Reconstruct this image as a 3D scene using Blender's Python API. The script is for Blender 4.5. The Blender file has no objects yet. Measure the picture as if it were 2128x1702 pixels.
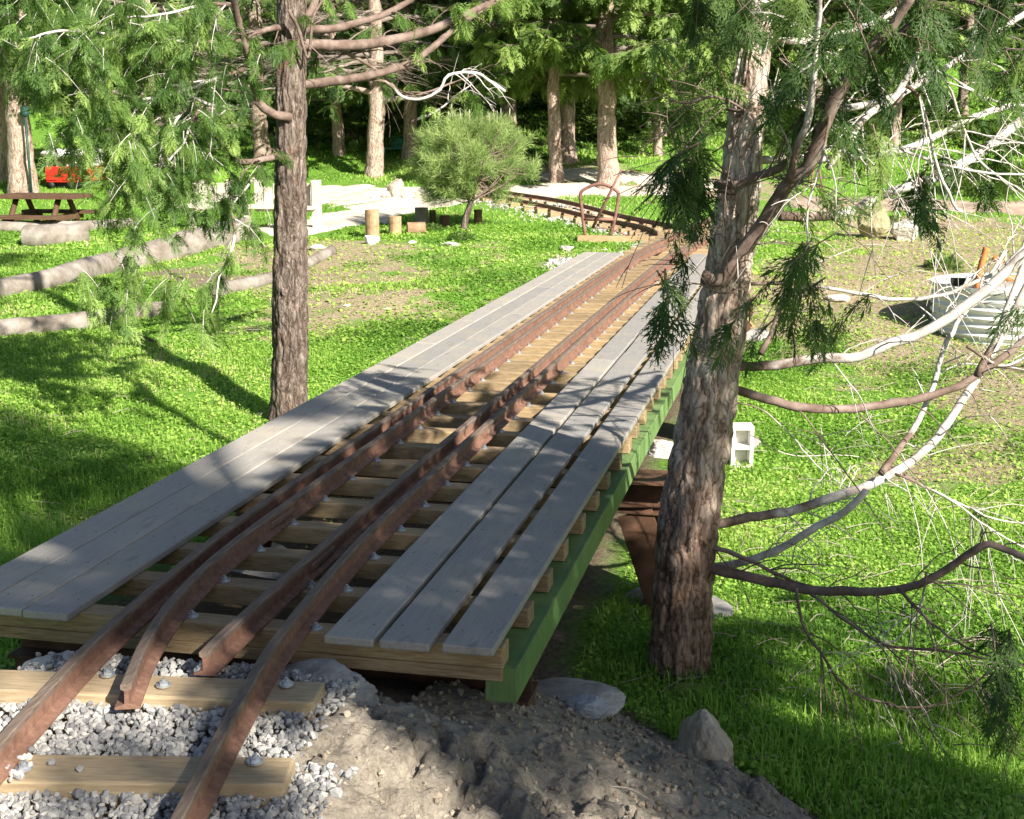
import bpy, math, random
import numpy as np
from mathutils import Vector, Matrix
R = math.radians
sc = bpy.context.scene
# ------------------------------------------------------------------ camera
PITCH, YAW, FPX = R(11.846), R(12.49), 2800.0
CAM = np.array([0.9394, -3.2644, 1.3514])
cd = bpy.data.cameras.new("camera"); cam = bpy.data.objects.new("camera", cd)
sc.collection.objects.link(cam); sc.camera = cam
cam.location = CAM; cam.rotation_euler = (math.pi/2-PITCH, 0, YAW)
cd.sensor_width = 36; cd.lens = FPX*36/2128; cd.clip_end = 600; cd.clip_start = 0.05
# ------------------------------------------------------------------ sky and sun
SUN = np.array([0.755, -0.656, 0.0])*math.cos(R(33)) + np.array([0, 0, math.sin(R(33))])
w = bpy.data.worlds.new("World"); sc.world = w; w.use_nodes = True
nt = w.node_tree; bg = nt.nodes['Background']
sky = nt.nodes.new('ShaderNodeTexSky'); sky.sky_type = 'NISHITA'; sky.sun_disc = False
sky.sun_elevation = R(33); sky.sun_rotation = math.atan2(SUN[0], SUN[1]) % (2*math.pi)
nt.links.new(sky.outputs[0], bg.inputs[0]); bg.inputs[1].default_value = 0.05
sd = bpy.data.lights.new("sun", 'SUN'); sd.energy = 5.0; sd.angle = R(0.55); sd.color = (1.0, 0.93, 0.82)
so = bpy.data.objects.new("sun", sd); sc.collection.objects.link(so)
so.rotation_euler = Vector(-SUN).to_track_quat('-Z', 'Y').to_euler(); so.location = (8, -8, 8)
sc.view_settings.view_transform = 'Standard'; sc.view_settings.look = 'None'
sc.view_settings.exposure = 1.35; sc.view_settings.gamma = 1
sc.cycles.max_bounces = 6; sc.cycles.diffuse_bounces = 3; sc.cycles.transparent_max_bounces = 8
sc.cycles.use_denoising = True
# ------------------------------------------------------------------ picture rays -> places
FW = np.array([-math.sin(YAW)*math.cos(PITCH), math.cos(YAW)*math.cos(PITCH), -math.sin(PITCH)])
RT = np.array([math.cos(YAW), math.sin(YAW), 0.0]); UP = np.cross(RT, FW)
HD = np.array([-math.sin(YAW), math.cos(YAW), 0.0])
def ray(px, py): return FW + RT*(px-1064)/FPX - UP*(py-851)/FPX
def P(px, py, hd):
    d = ray(px, py); return CAM + d*(hd/(d@HD))
def mpp(hd): return hd/FPX          # metres per photo pixel, roughly
# ------------------------------------------------------------------ noise
def _h(ix, iy, iz, s):
    n = (ix*374761393 + iy*668265263 + iz*2147483647 + s*974634777) & 0x7fffffff
    n = ((n ^ (n >> 13))*1274126177) & 0x7fffffff
    return ((n ^ (n >> 16)) & 0xffff)/65535.0
def vn(p, s=0):
    p = np.asarray(p, float); i = np.floor(p).astype(np.int64); f = p-i; f = f*f*(3-2*f)
    x, y, z = i[..., 0], i[..., 1], i[..., 2]; r = 0
    for a in (0, 1):
        for b in (0, 1):
            for c in (0, 1):
                wt = (f[..., 0] if a else 1-f[..., 0])*(f[..., 1] if b else 1-f[..., 1])*(f[..., 2] if c else 1-f[..., 2])
                r = r + wt*_h(x+a, y+b, z+c, s)
    return r
def fbm(p, o=4, s=0):
    r = 0; a = 1; t = 0; p = np.asarray(p, float)
    for k in range(o):
        r = r + a*vn(p*2**k, s+k); t += a; a *= .5
    return r/t
def p3(x, y, k=1.0, z=0.0): return np.stack([np.asarray(x, float)*k, np.asarray(y, float)*k, np.zeros_like(np.asarray(x, float))+z], -1)
# ------------------------------------------------------------------ terrain
CT = np.array([(-.6,-3.5,-.2),(-.6,-2,-.2),(-.6,-1,-.16),(-.6,-.3,-.16),(-.6,.1,-.2),(-1.2,-1,-.2),(-1.2,0,-.28),(.9,-3.3,-.22),(.3,-2,-.2),
(.2,-1,-.17),(0,-.2,-.17),(-.3,.3,-.22),(.05,.2,-.19),(-.9,.3,-.32),(-.6,.6,-.42),(.15,.5,-.34),(-.6,1.2,-.78),(1,-1.5,-.3),(1.8,-2.5,-.3),(.45,.1,-.38),(.9,-.1,-.50),(.1,.8,-.46),(.5,.6,-.58),(-.03,1.61,-.8),(.28,1.3,-.8),(.6,1.05,-.82),(1.0,.7,-.84),
(1.8,-.5,-.75),(2.6,-1.5,-.7),(3,.5,-.88),(-1.6,.4,-.55),(-2.2,1,-.66),(-2,-1,-.45),(-3.5,0,-.6),(-5,-1,-.5),(-1,3,-.88),(-1,5,-.88),(-1,7,-.85),(.6,3,-.88),
(1.5,1.5,-.9),(2,4,-.88),(1,6,-.85),(3,6,-.78),(-3,3,-.8),(-3,5.5,-.75),(-5,4,-.66),(-5,6.5,-.62),(-7,7,-.55),(-1,9,-.6),(-1,10.5,-.3),(-.7,11.8,-.15),
(1,8,-.72),(1,10,-.45),(1,12,-.25),(3,9,-.52),(3,12,-.35),(2,15,-.2),(5,15,-.2),(-2.5,9,-.5),(-3,11,-.3),(-5,9,-.5),(-6,11,-.4),(-8,12,-.42),(-8,15,-.28),(-5,14,-.16),
(-3,14,-.14),(-1,14,-.13),(1,16,-.14),(-12,14,-.35),(-12,18,-.25),(-3,18,-.12),(-7,18,-.12),(5,19,-.12),(0,19,-.12),(6,5,-.7),(6,-2,-.7),(-9,3,-.5),(0,-7,-.2),(5,-7,-.4)])
def base_z(x, y):
    d = -(x-.94)*.216+(y+3.26)*.976
    return np.interp(d, [-20, 18.5, 21, 24, 28, 35, 42, 50, 65, 95, 130], [-.12, -.12, -.11, .17, .62, 1.6, 3.2, 5.6, 11, 24, 40])
GX0, GY0, GS, GNX, GNY = -16.0, -9.0, 0.1, 240, 300
gx = GX0+GS*np.arange(GNX); gy = GY0+GS*np.arange(GNY)
XX, YY = np.meshgrid(gx, gy); wsum = 0; zs = 0
for (a, b, c) in CT:
    wt = 1/((XX-a)**2+(YY-b)**2+.06)**1.7; wsum = wsum+wt; zs = zs+wt*c
ZZ = zs/wsum
for _ in range(3):
    ZZ[1:-1, 1:-1] = (ZZ[1:-1, 1:-1]*2+ZZ[:-2, 1:-1]+ZZ[2:, 1:-1]+ZZ[1:-1, :-2]+ZZ[1:-1, 2:])/6
def gz(x, y):
    x = np.asarray(x, float); y = np.asarray(y, float)
    u = np.clip((x-GX0)/GS, 0, GNX-1.001); v = np.clip((y-GY0)/GS, 0, GNY-1.001)
    i = u.astype(int); j = v.astype(int); fu = u-i; fv = v-j
    z = (ZZ[j, i]*(1-fu)+ZZ[j, i+1]*fu)*(1-fv)+(ZZ[j+1, i]*(1-fu)+ZZ[j+1, i+1]*fu)*fv
    d = -(x-.94)*.216+(y+3.26)*.976; t = np.clip((d-16.5)/4, 0, 1); t = t*t*(3-2*t)
    z = z*(1-t)+base_z(x, y)*t
    far = np.clip((d-19)/10, 0, 1)
    z = z+(fbm(p3(x, y, .9), 3, 5)-.5)*.10*(1+2.5*far)*np.clip(np.abs(x+.65)-.9, 0, 1)+far*(fbm(p3(x, y, .12), 2, 9)-.5)*1.2
    return z
def g1(x, y): return float(gz(np.array([x]), np.array([y]))[0])
def G(px, py):
    d = ray(px, py); t = np.linspace(2.5, 90, 3500); Q = CAM+d[None]*t[:, None]
    h = Q[:, 2]-gz(Q[:, 0], Q[:, 1]); k = np.argmax(h < 0)
    return Q[k] if h.min() < 0 else Q[-1]
def hdist(p): return float((np.asarray(p)[:3]-CAM)@HD)
def seg_dist(x, y, pl):
    best = np.full(np.shape(x), 1e9)
    for (a, b), (c, d) in zip(pl[:-1], pl[1:]):
        L = (c-a)**2+(d-b)**2; t = np.clip(((x-a)*(c-a)+(y-b)*(d-b))/L, 0, 1)
        best = np.minimum(best, np.hypot(x-a-t*(c-a), y-b-t*(d-b)))
    return best
# ------------------------------------------------------------------ materials
def mat(name, build):
    m = bpy.data.materials.new(name); m.use_nodes = True; n = m.node_tree
    b = n.nodes['Principled BSDF']; b.inputs['Specular IOR Level'].default_value = .25
    build(n, b); return m
def N(n, t, **k):
    nd = n.nodes.new(t)
    for a, v in k.items():
        if a.startswith('i_'): nd.inputs[a[2:].replace('_', ' ')].default_value = v
        else: setattr(nd, a, v)
    return nd
def ramp(n, fac, stops):
    r = n.nodes.new('ShaderNodeValToRGB'); e = r.color_ramp.elements
    while len(e) < len(stops): e.new(0.5)
    for q, (p, c) in zip(e, stops): q.position = p; q.color = (*c, 1) if len(c) == 3 else c
    n.links.new(fac, r.inputs[0]); return r.outputs[0]
def coords(n, scale=(1, 1, 1), kind='Object'):
    t = n.nodes.new('ShaderNodeTexCoord'); m = n.nodes.new('ShaderNodeMapping'); m.inputs['Scale'].default_value = scale
    n.links.new(t.outputs[kind], m.inputs[0]); return m.outputs[0]
def noise(n, co, scale, detail=5, rough=.6, dist=0):
    t = N(n, 'ShaderNodeTexNoise'); t.inputs['Scale'].default_value = scale; t.inputs['Detail'].default_value = detail
    t.inputs['Roughness'].default_value = rough; t.inputs['Distortion'].default_value = dist
    if co is not None: n.links.new(co, t.inputs['Vector'])
    return t.outputs['Fac']
def mixc(n, f, a, b, mode='MIX'):
    m = n.nodes.new('ShaderNodeMix'); m.data_type = 'RGBA'; m.blend_type = mode
    for s, v in ((0, f), (6, a), (7, b)):
        if isinstance(v, (int, float)): m.inputs[s].default_value = v
        elif isinstance(v, tuple): m.inputs[s].default_value = (*v, 1)
        else: n.links.new(v, m.inputs[s])
    return m.outputs[2]
def bump(n, b, h, st=.5, dist=.01, prev=None):
    u = n.nodes.new('ShaderNodeBump'); u.inputs['Strength'].default_value = st; u.inputs['Distance'].default_value = dist
    n.links.new(h, u.inputs['Height'])
    if prev is not None: n.links.new(prev, u.inputs['Normal'])
    n.links.new(u.outputs[0], b.inputs['Normal']); return u.outputs[0]
def attr(n, name):
    a = n.nodes.new('ShaderNodeAttribute'); a.attribute_name = name; return a.outputs['Fac']
def objrand(n): return n.nodes.new('ShaderNodeObjectInfo').outputs['Random']
def gmath(n, op, a, b):
    m = n.nodes.new('ShaderNodeMath'); m.operation = op
    for i, v in enumerate((a, b)):
        if isinstance(v, (int, float)): m.inputs[i].default_value = v
        else: n.links.new(v, m.inputs[i])
    return m.outputs[0]

def simple(name, stops, sc1, scale=(1, 1, 1), rough=.85, bs=.4, bd=.004, bscale=None, metal=0, det=6, vary=0.0):
    def f(n, b):
        co = coords(n, scale); f1 = noise(n, co, sc1, det, .65)
        c = ramp(n, f1, stops)
        if vary:
            v = ramp(n, objrand(n), [(0, (1-vary,)*3), (1, (1+vary*.4,)*3)]); c = mixc(n, 1.0, c, v, 'MULTIPLY')
        n.links.new(c, b.inputs['Base Color']); b.inputs['Roughness'].default_value = rough; b.inputs['Metallic'].default_value = metal
        if bs: bump(n, b, noise(n, co, bscale or sc1*3, 6, .7), bs, bd)
    return mat(name, f)
def ground_mat(n, b):
    co = coords(n)
    fine = noise(n, co, 38, 6, .75); mid = noise(n, co, 2.2, 5, .65); vf = noise(n, co, 160, 3, .7)
    green = ramp(n, fine, [(.3, (.04, .10, .01)), (.5, (.13, .28, .03)), (.72, (.26, .46, .06))])
    dry = ramp(n, fine, [(.28, (.14, .11, .06)), (.5, (.34, .27, .17)), (.75, (.58, .49, .36))])
    soil = ramp(n, fine, [(.3, (.11, .08, .055)), (.5, (.24, .185, .135)), (.75, (.42, .35, .27))])
    m1 = gmath(n, 'ADD', attr(n, 'dry'), gmath(n, 'MULTIPLY', gmath(n, 'SUBTRACT', mid, .5), 1.5))
    s1 = ramp(n, m1, [(.42, (0, 0, 0)), (.62, (1, 1, 1))])
    c = mixc(n, s1, green, dry)
    s2 = ramp(n, gmath(n, 'ADD', attr(n, 'soil'), gmath(n, 'MULTIPLY', gmath(n, 'SUBTRACT', mid, .5), .5)), [(.4, (0, 0, 0)), (.6, (1, 1, 1))])
    c = mixc(n, s2, c, soil)
    s3 = ramp(n, attr(n, 'dark'), [(0, (1, 1, 1)), (1, (.25, .21, .16))])  # shade painted into the ground colour: under the bridge and on the hillside
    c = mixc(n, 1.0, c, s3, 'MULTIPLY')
    n.links.new(c, b.inputs['Base Color']); b.inputs['Roughness'].default_value = .95
    bump(n, b, fine, .9, .03, bump(n, b, vf, .5, .006))
M = {}
M['ground'] = mat('ground', ground_mat)
M['track_dirt'] = simple('brown_track_dirt', [(.3, (.22, .16, .11)), (.55, (.36, .28, .21)), (.75, (.50, .42, .34))], 4, bs=.5, bd=.01, bscale=25)
M['path'] = simple('pale_path_dirt', [(.3, (.40, .35, .28)), (.55, (.60, .54, .45)), (.75, (.74, .68, .58))], 6, bs=.5, bd=.01, bscale=30)
def dirt_mat(n, b):
    co = coords(n); a = noise(n, co, 4, 6, .65); f = noise(n, co, 60, 6, .75); v = N(n, 'ShaderNodeTexVoronoi'); v.inputs['Scale'].default_value = 30
    n.links.new(co, v.inputs['Vector'])
    c = ramp(n, a, [(.3, (.25, .215, .17)), (.5, (.37, .325, .265)), (.7, (.50, .45, .375))])
    c = mixc(n, .55, c, ramp(n, f, [(.3, (.16, .13, .10)), (.5, (.38, .33, .265)), (.72, (.60, .54, .45))]))
    n.links.new(c, b.inputs['Base Color']); b.inputs['Roughness'].default_value = .95
    bump(n, b, f, 1.0, .02, bump(n, b, v.outputs['Distance'], .9, .02))
M['dirt'] = mat('crumbly_dirt', dirt_mat)
def stone_mat(name, cols):
    def f(n, b):
        co = coords(n); c = ramp(n, attr(n, 'rnd'), cols)
        g = noise(n, co, 90, 4, .7); c = mixc(n, 1.0, c, ramp(n, g, [(.25, (.6, .58, .55)), (.8, (1.12, 1.12, 1.12))]), 'MULTIPLY')
        n.links.new(c, b.inputs['Base Color']); b.inputs['Roughness'].default_value = .85; bump(n, b, g, .3, .003)
    return mat(name, f)
M['gravel'] = stone_mat('gravel', [(0, (.20, .20, .215)), (.35, (.34, .345, .35)), (.7, (.46, .455, .44)), (1, (.60, .58, .54))])
M['ballast'] = stone_mat('pale_ballast', [(0, (.28, .27, .25)), (.5, (.48, .46, .43)), (1, (.68, .66, .62))])
M['clod'] = stone_mat('clod', [(0, (.19, .155, .12)), (.5, (.31, .265, .21)), (1, (.42, .37, .30))])
def wood(name, dark, mid, light, scale, vary=.15, ends=True):
    def f(n, b):
        co = coords(n, scale); g = noise(n, co, 9, 7, .7, .6); k = noise(n, coords(n), 3, 4, .6)
        c = ramp(n, g, [(.28, dark), (.5, mid), (.74, light)])
        c = mixc(n, 1.0, c, ramp(n, k, [(.3, (.72, .70, .68)), (.7, (1.08, 1.06, 1.0))]), 'MULTIPLY')
        v = ramp(n, objrand(n), [(0, (1-vary, 1-vary, 1-vary*.9)), (1, (1.05, 1.03, 1.0))]); c = mixc(n, 1.0, c, v, 'MULTIPLY')
        n.links.new(c, b.inputs['Base Color']); b.inputs['Roughness'].default_value = .8
        bump(n, b, g, .35, .004)
    return mat(name, f)
M['tie'] = wood('treated_timber', (.21, .145, .08), (.38, .285, .17), (.53, .43, .29), (1.2, 14, 14), .25)
M['sleeper'] = wood('sandy_sleeper', (.28, .20, .12), (.44, .35, .23), (.56, .47, .33), (1.2, 14, 14))
def plank_mat(n, b):
    co = coords(n, (16, 1.0, 10)); g = noise(n, co, 7, 7, .7, .3); s = noise(n, coords(n), 220, 3, .8); k = noise(n, coords(n), 2.4, 5, .65)
    c = ramp(n, g, [(.3, (.305, .295, .28)), (.5, (.36, .345, .325)), (.75, (.41, .39, .365))])
    c = mixc(n, 1.0, c, ramp(n, s, [(.3, (.78, .78, .8)), (.65, (1.1, 1.1, 1.1))]), 'MULTIPLY')
    c = mixc(n, ramp(n, k, [(.46, (0, 0, 0)), (.66, (.6, .6, .6))]), c, (.45, .40, .32)); k2 = noise(n, coords(n, (3, 1, 3)), 5, 6, .7); c = mixc(n, ramp(n, k2, [(.56, (0, 0, 0)), (.68, (.45, .45, .45))]), c, (.16, .155, .15))
    v = ramp(n, objrand(n), [(0, (.78, .78, .78)), (1, (1.08, 1.05, 1.0))]); c = mixc(n, 1.0, c, v, 'MULTIPLY')
    n.links.new(c, b.inputs['Base Color']); b.inputs['Roughness'].default_value = .7; b.inputs['Specular IOR Level'].default_value = .3
    bump(n, b, s, .25, .002, bump(n, b, g, .25, .003))
M['plank'] = mat('grey_composite_plank', plank_mat)
def rust_mat(n, b):
    co = coords(n); a = noise(n, co, 7, 7, .7); f = noise(n, co, 45, 6, .75); st = noise(n, coords(n, (30, 2, 30)), 5, 5, .7)
    c = ramp(n, a, [(.3, (.095, .056, .042)), (.5, (.195, .11, .08)), (.7, (.33, .195, .14))])
    c = mixc(n, .5, c, ramp(n, f, [(.3, (.085, .042, .032)), (.55, (.27, .145, .10)), (.75, (.44, .31, .24))]))
    geo = n.nodes.new('ShaderNodeNewGeometry'); sx = n.nodes.new('ShaderNodeSeparateXYZ'); n.links.new(geo.outputs['Normal'], sx.inputs[0])
    top = ramp(n, attr(n, 'head'), [(.4, (0, 0, 0)), (.6, (1, 1, 1))])
    wear = ramp(n, st, [(.3, (.10, .07, .055)), (.6, (.20, .155, .125)), (.8, (.30, .25, .21))])
    c = mixc(n, top, c, wear)
    n.links.new(c, b.inputs['Base Color']); b.inputs['Roughness'].default_value = .75; b.inputs['Metallic'].default_value = .1
    bump(n, b, f, .45, .003)
M['rust'] = mat('rusty_rail_steel', rust_mat)
M['redrust'] = simple('red_brown_rust', [(.3, (.10, .045, .035)), (.5, (.20, .10, .08)), (.75, (.30, .17, .14))], 12, rough=.7)
M['brownsteel'] = simple('brown_rusted_beam', [(.3, (.03, .018, .012)), (.5, (.085, .045, .028)), (.75, (.17, .09, .055))], 8, rough=.7)
M['screw'] = simple('dull_screw', [(.3, (.14, .14, .14)), (.7, (.30, .30, .30))], 60, rough=.5, metal=.3, bs=0)
M['zinc'] = simple('zinc_bolt', [(.3, (.42, .46, .50)), (.7, (.75, .78, .80))], 60, rough=.38, metal=.8, bs=.1)
def girder_mat(n, b):
    co = coords(n); a = noise(n, co, 2.2, 6, .7); f = noise(n, co, 26, 6, .75); dr = noise(n, coords(n, (8, 8, 1.2)), 3, 5, .7)
    c = ramp(n, a, [(.3, (.085, .155, .05)), (.5, (.13, .225, .075)), (.75, (.21, .30, .13))])
    c = mixc(n, ramp(n, dr, [(.5, (0, 0, 0)), (.68, (.5, .5, .5))]), c, (.10, .115, .06))
    c = mixc(n, ramp(n, f, [(.60, (0, 0, 0)), (.68, (.8, .8, .8))]), c, (.20, .10, .055))
    n.links.new(c, b.inputs['Base Color']); b.inputs['Roughness'].default_value = .6; bump(n, b, f, .3, .003)
M['girder'] = mat('green_painted_steel', girder_mat)
M['concrete'] = simple('concrete', [(.3, (.17, .16, .15)), (.5, (.28, .27, .255)), (.75, (.42, .40, .375))], 9, bs=.5, bd=.01, bscale=40)
M['whiteblock'] = simple('white_block', [(.3, (.62, .60, .56)), (.7, (.82, .80, .77))], 12, bs=.3)
M['paint'] = simple('white_paint', [(.3, (.66, .64, .6)), (.7, (.82, .81, .78))], 8, bs=.1, rough=.5)
M['oldboard'] = wood('weathered_pale_board', (.42, .38, .33), (.58, .54, .48), (.74, .70, .63), (9, 9, 1.2))
M['darkwood'] = wood('dark_brown_board', (.05, .03, .02), (.12, .07, .045), (.24, .15, .10), (1.2, 14, 14))
M['log'] = simple('bare_grey_log', [(.25, (.10, .08, .065)), (.45, (.21, .18, .15)), (.62, (.31, .28, .25)), (.8, (.46, .43, .40))], 5, scale=(1, 1, 1), bs=.6, bd=.015, bscale=14, vary=.15)
M['stump'] = simple('cut_log', [(.3, (.20, .12, .065)), (.5, (.38, .25, .15)), (.75, (.52, .40, .27))], 8, bs=.5, vary=.25)
M['red'] = simple('red_paint', [(.3, (.42, .02, .015)), (.7, (.62, .035, .02))], 5, rough=.4, bs=.05)
M['black'] = simple('black_metal', [(.3, (.012, .012, .012)), (.7, (.03, .03, .03))], 9, rough=.5, bs=.1)
M['glass'] = simple('window_glass', [(.3, (.10, .13, .15)), (.7, (.3, .36, .38))], 3, rough=.08, bs=0)
M['teal'] = simple('green_bench_paint', [(.3, (.03, .16, .12)), (.7, (.08, .30, .23))], 6, rough=.5, bs=.1)
M['lampgreen'] = simple('dark_green_paint', [(.3, (.015, .04, .035)), (.7, (.03, .08, .07))], 6, rough=.45, bs=.1)
M['galv'] = simple('galvanised_sheet', [(.3, (.62, .63, .61)), (.5, (.74, .75, .73)), (.75, (.84, .84, .82))], 4, rough=.5, metal=.1, bs=.1)
M['orange'] = simple('orange_rust_iron', [(.3, (.32, .10, .03)), (.7, (.55, .22, .08))], 14, rough=.7)
def rock_mat(name, a, bb, c3):
    def f(n, b):
        co = coords(n); g = noise(n, co, 5, 7, .7, .8); f2 = noise(n, co, 40, 5, .7)
        c = ramp(n, g, [(.3, a), (.5, bb), (.68, c3)]); n.links.new(c, b.inputs['Base Color']); b.inputs['Roughness'].default_value = .85
        bump(n, b, f2, .5, .01, bump(n, b, g, .5, .02))
    return mat(name, f)
M['rock'] = rock_mat('tan_rock', (.26, .20, .14), (.42, .36, .28), (.60, .58, .56))
M['rockblue'] = rock_mat('blue_grey_rock', (.20, .22, .25), (.33, .36, .40), (.50, .52, .54))
M['rockwhite'] = rock_mat('pale_rock', (.46, .42, .36), (.62, .58, .52), (.76, .74, .70))
M['rockdark'] = rock_mat('olive_rock', (.16, .14, .08), (.27, .24, .14), (.38, .35, .23))
def bark_mat(name, a, b1, c1, d1, fis=(20, 20, 5), flake=.35, low=None):
    def f(n, b):
        co = coords(n, fis); g = noise(n, co, 1.5, 9, .72, 1.0); h = noise(n, coords(n), 4, 6, .7); r = noise(n, coords(n, (10, 10, 4)), 1.6, 5, .65)
        wv = n.nodes.new('ShaderNodeMapping'); wv.inputs['Scale'].default_value = (26, 26, 3.4); tc = n.nodes.new('ShaderNodeTexCoord'); dn = N(n, 'ShaderNodeTexNoise'); dn.inputs['Scale'].default_value = 14; n.links.new(tc.outputs['Object'], dn.inputs['Vector'])
        va = n.nodes.new('ShaderNodeVectorMath'); va.operation = 'SCALE'; va.inputs[3].default_value = .09; n.links.new(dn.outputs['Color'], va.inputs[0]); vb = n.nodes.new('ShaderNodeVectorMath'); n.links.new(tc.outputs['Object'], vb.inputs[0]); n.links.new(va.outputs[0], vb.inputs[1]); n.links.new(vb.outputs[0], wv.inputs[0])
        v = N(n, 'ShaderNodeTexVoronoi'); v.feature = 'DISTANCE_TO_EDGE'; v.inputs['Scale'].default_value = 1.0; n.links.new(wv.outputs[0], v.inputs['Vector'])
        c = ramp(n, g, [(.26, a), (.38, b1), (.52, c1), (.68, d1)])
        c = mixc(n, ramp(n, h, [(.50, (0, 0, 0)), (.68, (flake,)*3)]), c, d1)
        c = mixc(n, ramp(n, r, [(.60, (0, 0, 0)), (.72, (.55,)*3)]), c, (.30, .13, .07))
        c = mixc(n, 1.0, c, ramp(n, v.outputs['Distance'], [(0, (.38, .33, .30)), (.05, (.8, .79, .78)), (.12, (1, 1, 1))]), 'MULTIPLY')
        c = mixc(n, 1.0, c, ramp(n, attr(n, 'groove'), [(0, (.5, .47, .45)), (.5, (1, 1, 1))]), 'MULTIPLY')
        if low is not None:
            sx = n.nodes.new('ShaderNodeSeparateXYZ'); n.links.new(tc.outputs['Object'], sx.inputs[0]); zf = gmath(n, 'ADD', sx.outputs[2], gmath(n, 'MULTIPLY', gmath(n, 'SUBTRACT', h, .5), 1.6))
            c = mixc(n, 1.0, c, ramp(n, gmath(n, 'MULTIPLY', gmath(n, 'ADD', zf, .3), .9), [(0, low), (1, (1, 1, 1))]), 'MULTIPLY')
        n.links.new(c, b.inputs['Base Color']); b.inputs['Roughness'].default_value = .92
        bump(n, b, g, .8, .012, bump(n, b, v.outputs['Distance'], .8, .02))
    return mat(name, f)
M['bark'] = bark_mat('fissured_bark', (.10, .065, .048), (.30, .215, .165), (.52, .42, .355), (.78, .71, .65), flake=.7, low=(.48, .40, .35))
M['bark2'] = bark_mat('red_brown_bark', (.028, .02, .016), (.08, .058, .046), (.15, .115, .095), (.32, .275, .24), flake=.3)
M['bark3'] = bark_mat('distant_bark', (.12, .085, .065), (.28, .20, .155), (.40, .31, .25), (.54, .46, .40))
def limb_mat(n, b):
    co = coords(n); a = noise(n, co, 14, 6, .7); k = noise(n, co, 5, 5, .65); rg = noise(n, co, 60, 4, .7)
    pale = ramp(n, a, [(.28, (.22, .17, .14)), (.42, (.42, .38, .35)), (.6, (.58, .55, .52)), (.8, (.70, .68, .65))])
    brown = ramp(n, a, [(.3, (.06, .04, .03)), (.5, (.17, .12, .095)), (.7, (.34, .27, .23))])
    f = gmath(n, 'ADD', attr(n, 'rnd'), gmath(n, 'MULTIPLY', gmath(n, 'SUBTRACT', k, .5), 1.3))
    c = mixc(n, ramp(n, f, [(.22, (0, 0, 0)), (.40, (1, 1, 1))]), brown, pale); n.links.new(c, b.inputs['Base Color']); b.inputs['Roughness'].default_value = .85; bump(n, b, rg, .5, .004, bump(n, b, a, .5, .006))
M['limb'] = mat('pale_weathered_limb', limb_mat)
M['limbdark'] = simple('brown_limb', [(.25, (.07, .045, .035)), (.45, (.15, .105, .085)), (.65, (.25, .19, .165)), (.85, (.38, .32, .29))], 11, bs=.5, bd=.005, bscale=40)
def leaf_mat(name, stops, trans=.35):
    def f(n, b):
        c = ramp(n, attr(n, 'rnd'), stops); n.links.new(c, b.inputs['Base Color']); b.inputs['Roughness'].default_value = .55
        t = n.nodes.new('ShaderNodeBsdfTranslucent'); n.links.new(mixc(n, 1.0, c, (1.2, 1.4, .65), 'MULTIPLY'), t.inputs[0])
        m = n.nodes.new('ShaderNodeMixShader'); m.inputs[0].default_value = trans
        n.links.new(b.outputs[0], m.inputs[1]); n.links.new(t.outputs[0], m.inputs[2])
        n.links.new(m.outputs[0], n.nodes['Material Output'].inputs[0])
    return mat(name, f)
M['cedar'] = leaf_mat('cedar_foliage', [(0, (.03, .065, .02)), (.5, (.085, .15, .04)), (1, (.20, .28, .07))])
M['cedaryellow'] = leaf_mat('yellow_green_foliage', [(0, (.05, .10, .02)), (.5, (.145, .225, .05)), (1, (.30, .40, .11))])
M['cedarblue'] = leaf_mat('blue_green_foliage', [(0, (.04, .09, .022)), (.5, (.12, .215, .05)), (1, (.27, .38, .10))])
M['needle'] = leaf_mat('pine_needles', [(0, (.13, .21, .06)), (.6, (.33, .43, .15)), (1, (.55, .60, .27))], .25)
M['grass'] = leaf_mat('grass_blades', [(0, (.06, .145, .025)), (.45, (.20, .37, .055)), (.8, (.37, .54, .11)), (1, (.56, .51, .28))], .45)
M['clover'] = leaf_mat('clover_leaves', [(0, (.075, .165, .025)), (.5, (.235, .40, .065)), (1, (.40, .56, .12))], .4)
M['limbfar'] = simple('distant_limb', [(.3, (.13, .10, .08)), (.7, (.33, .28, .24))], 9, bs=0)
M['twig'] = simple('dead_twigs', [(.3, (.22, .17, .13)), (.7, (.45, .40, .35))], 20, bs=0)
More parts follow.
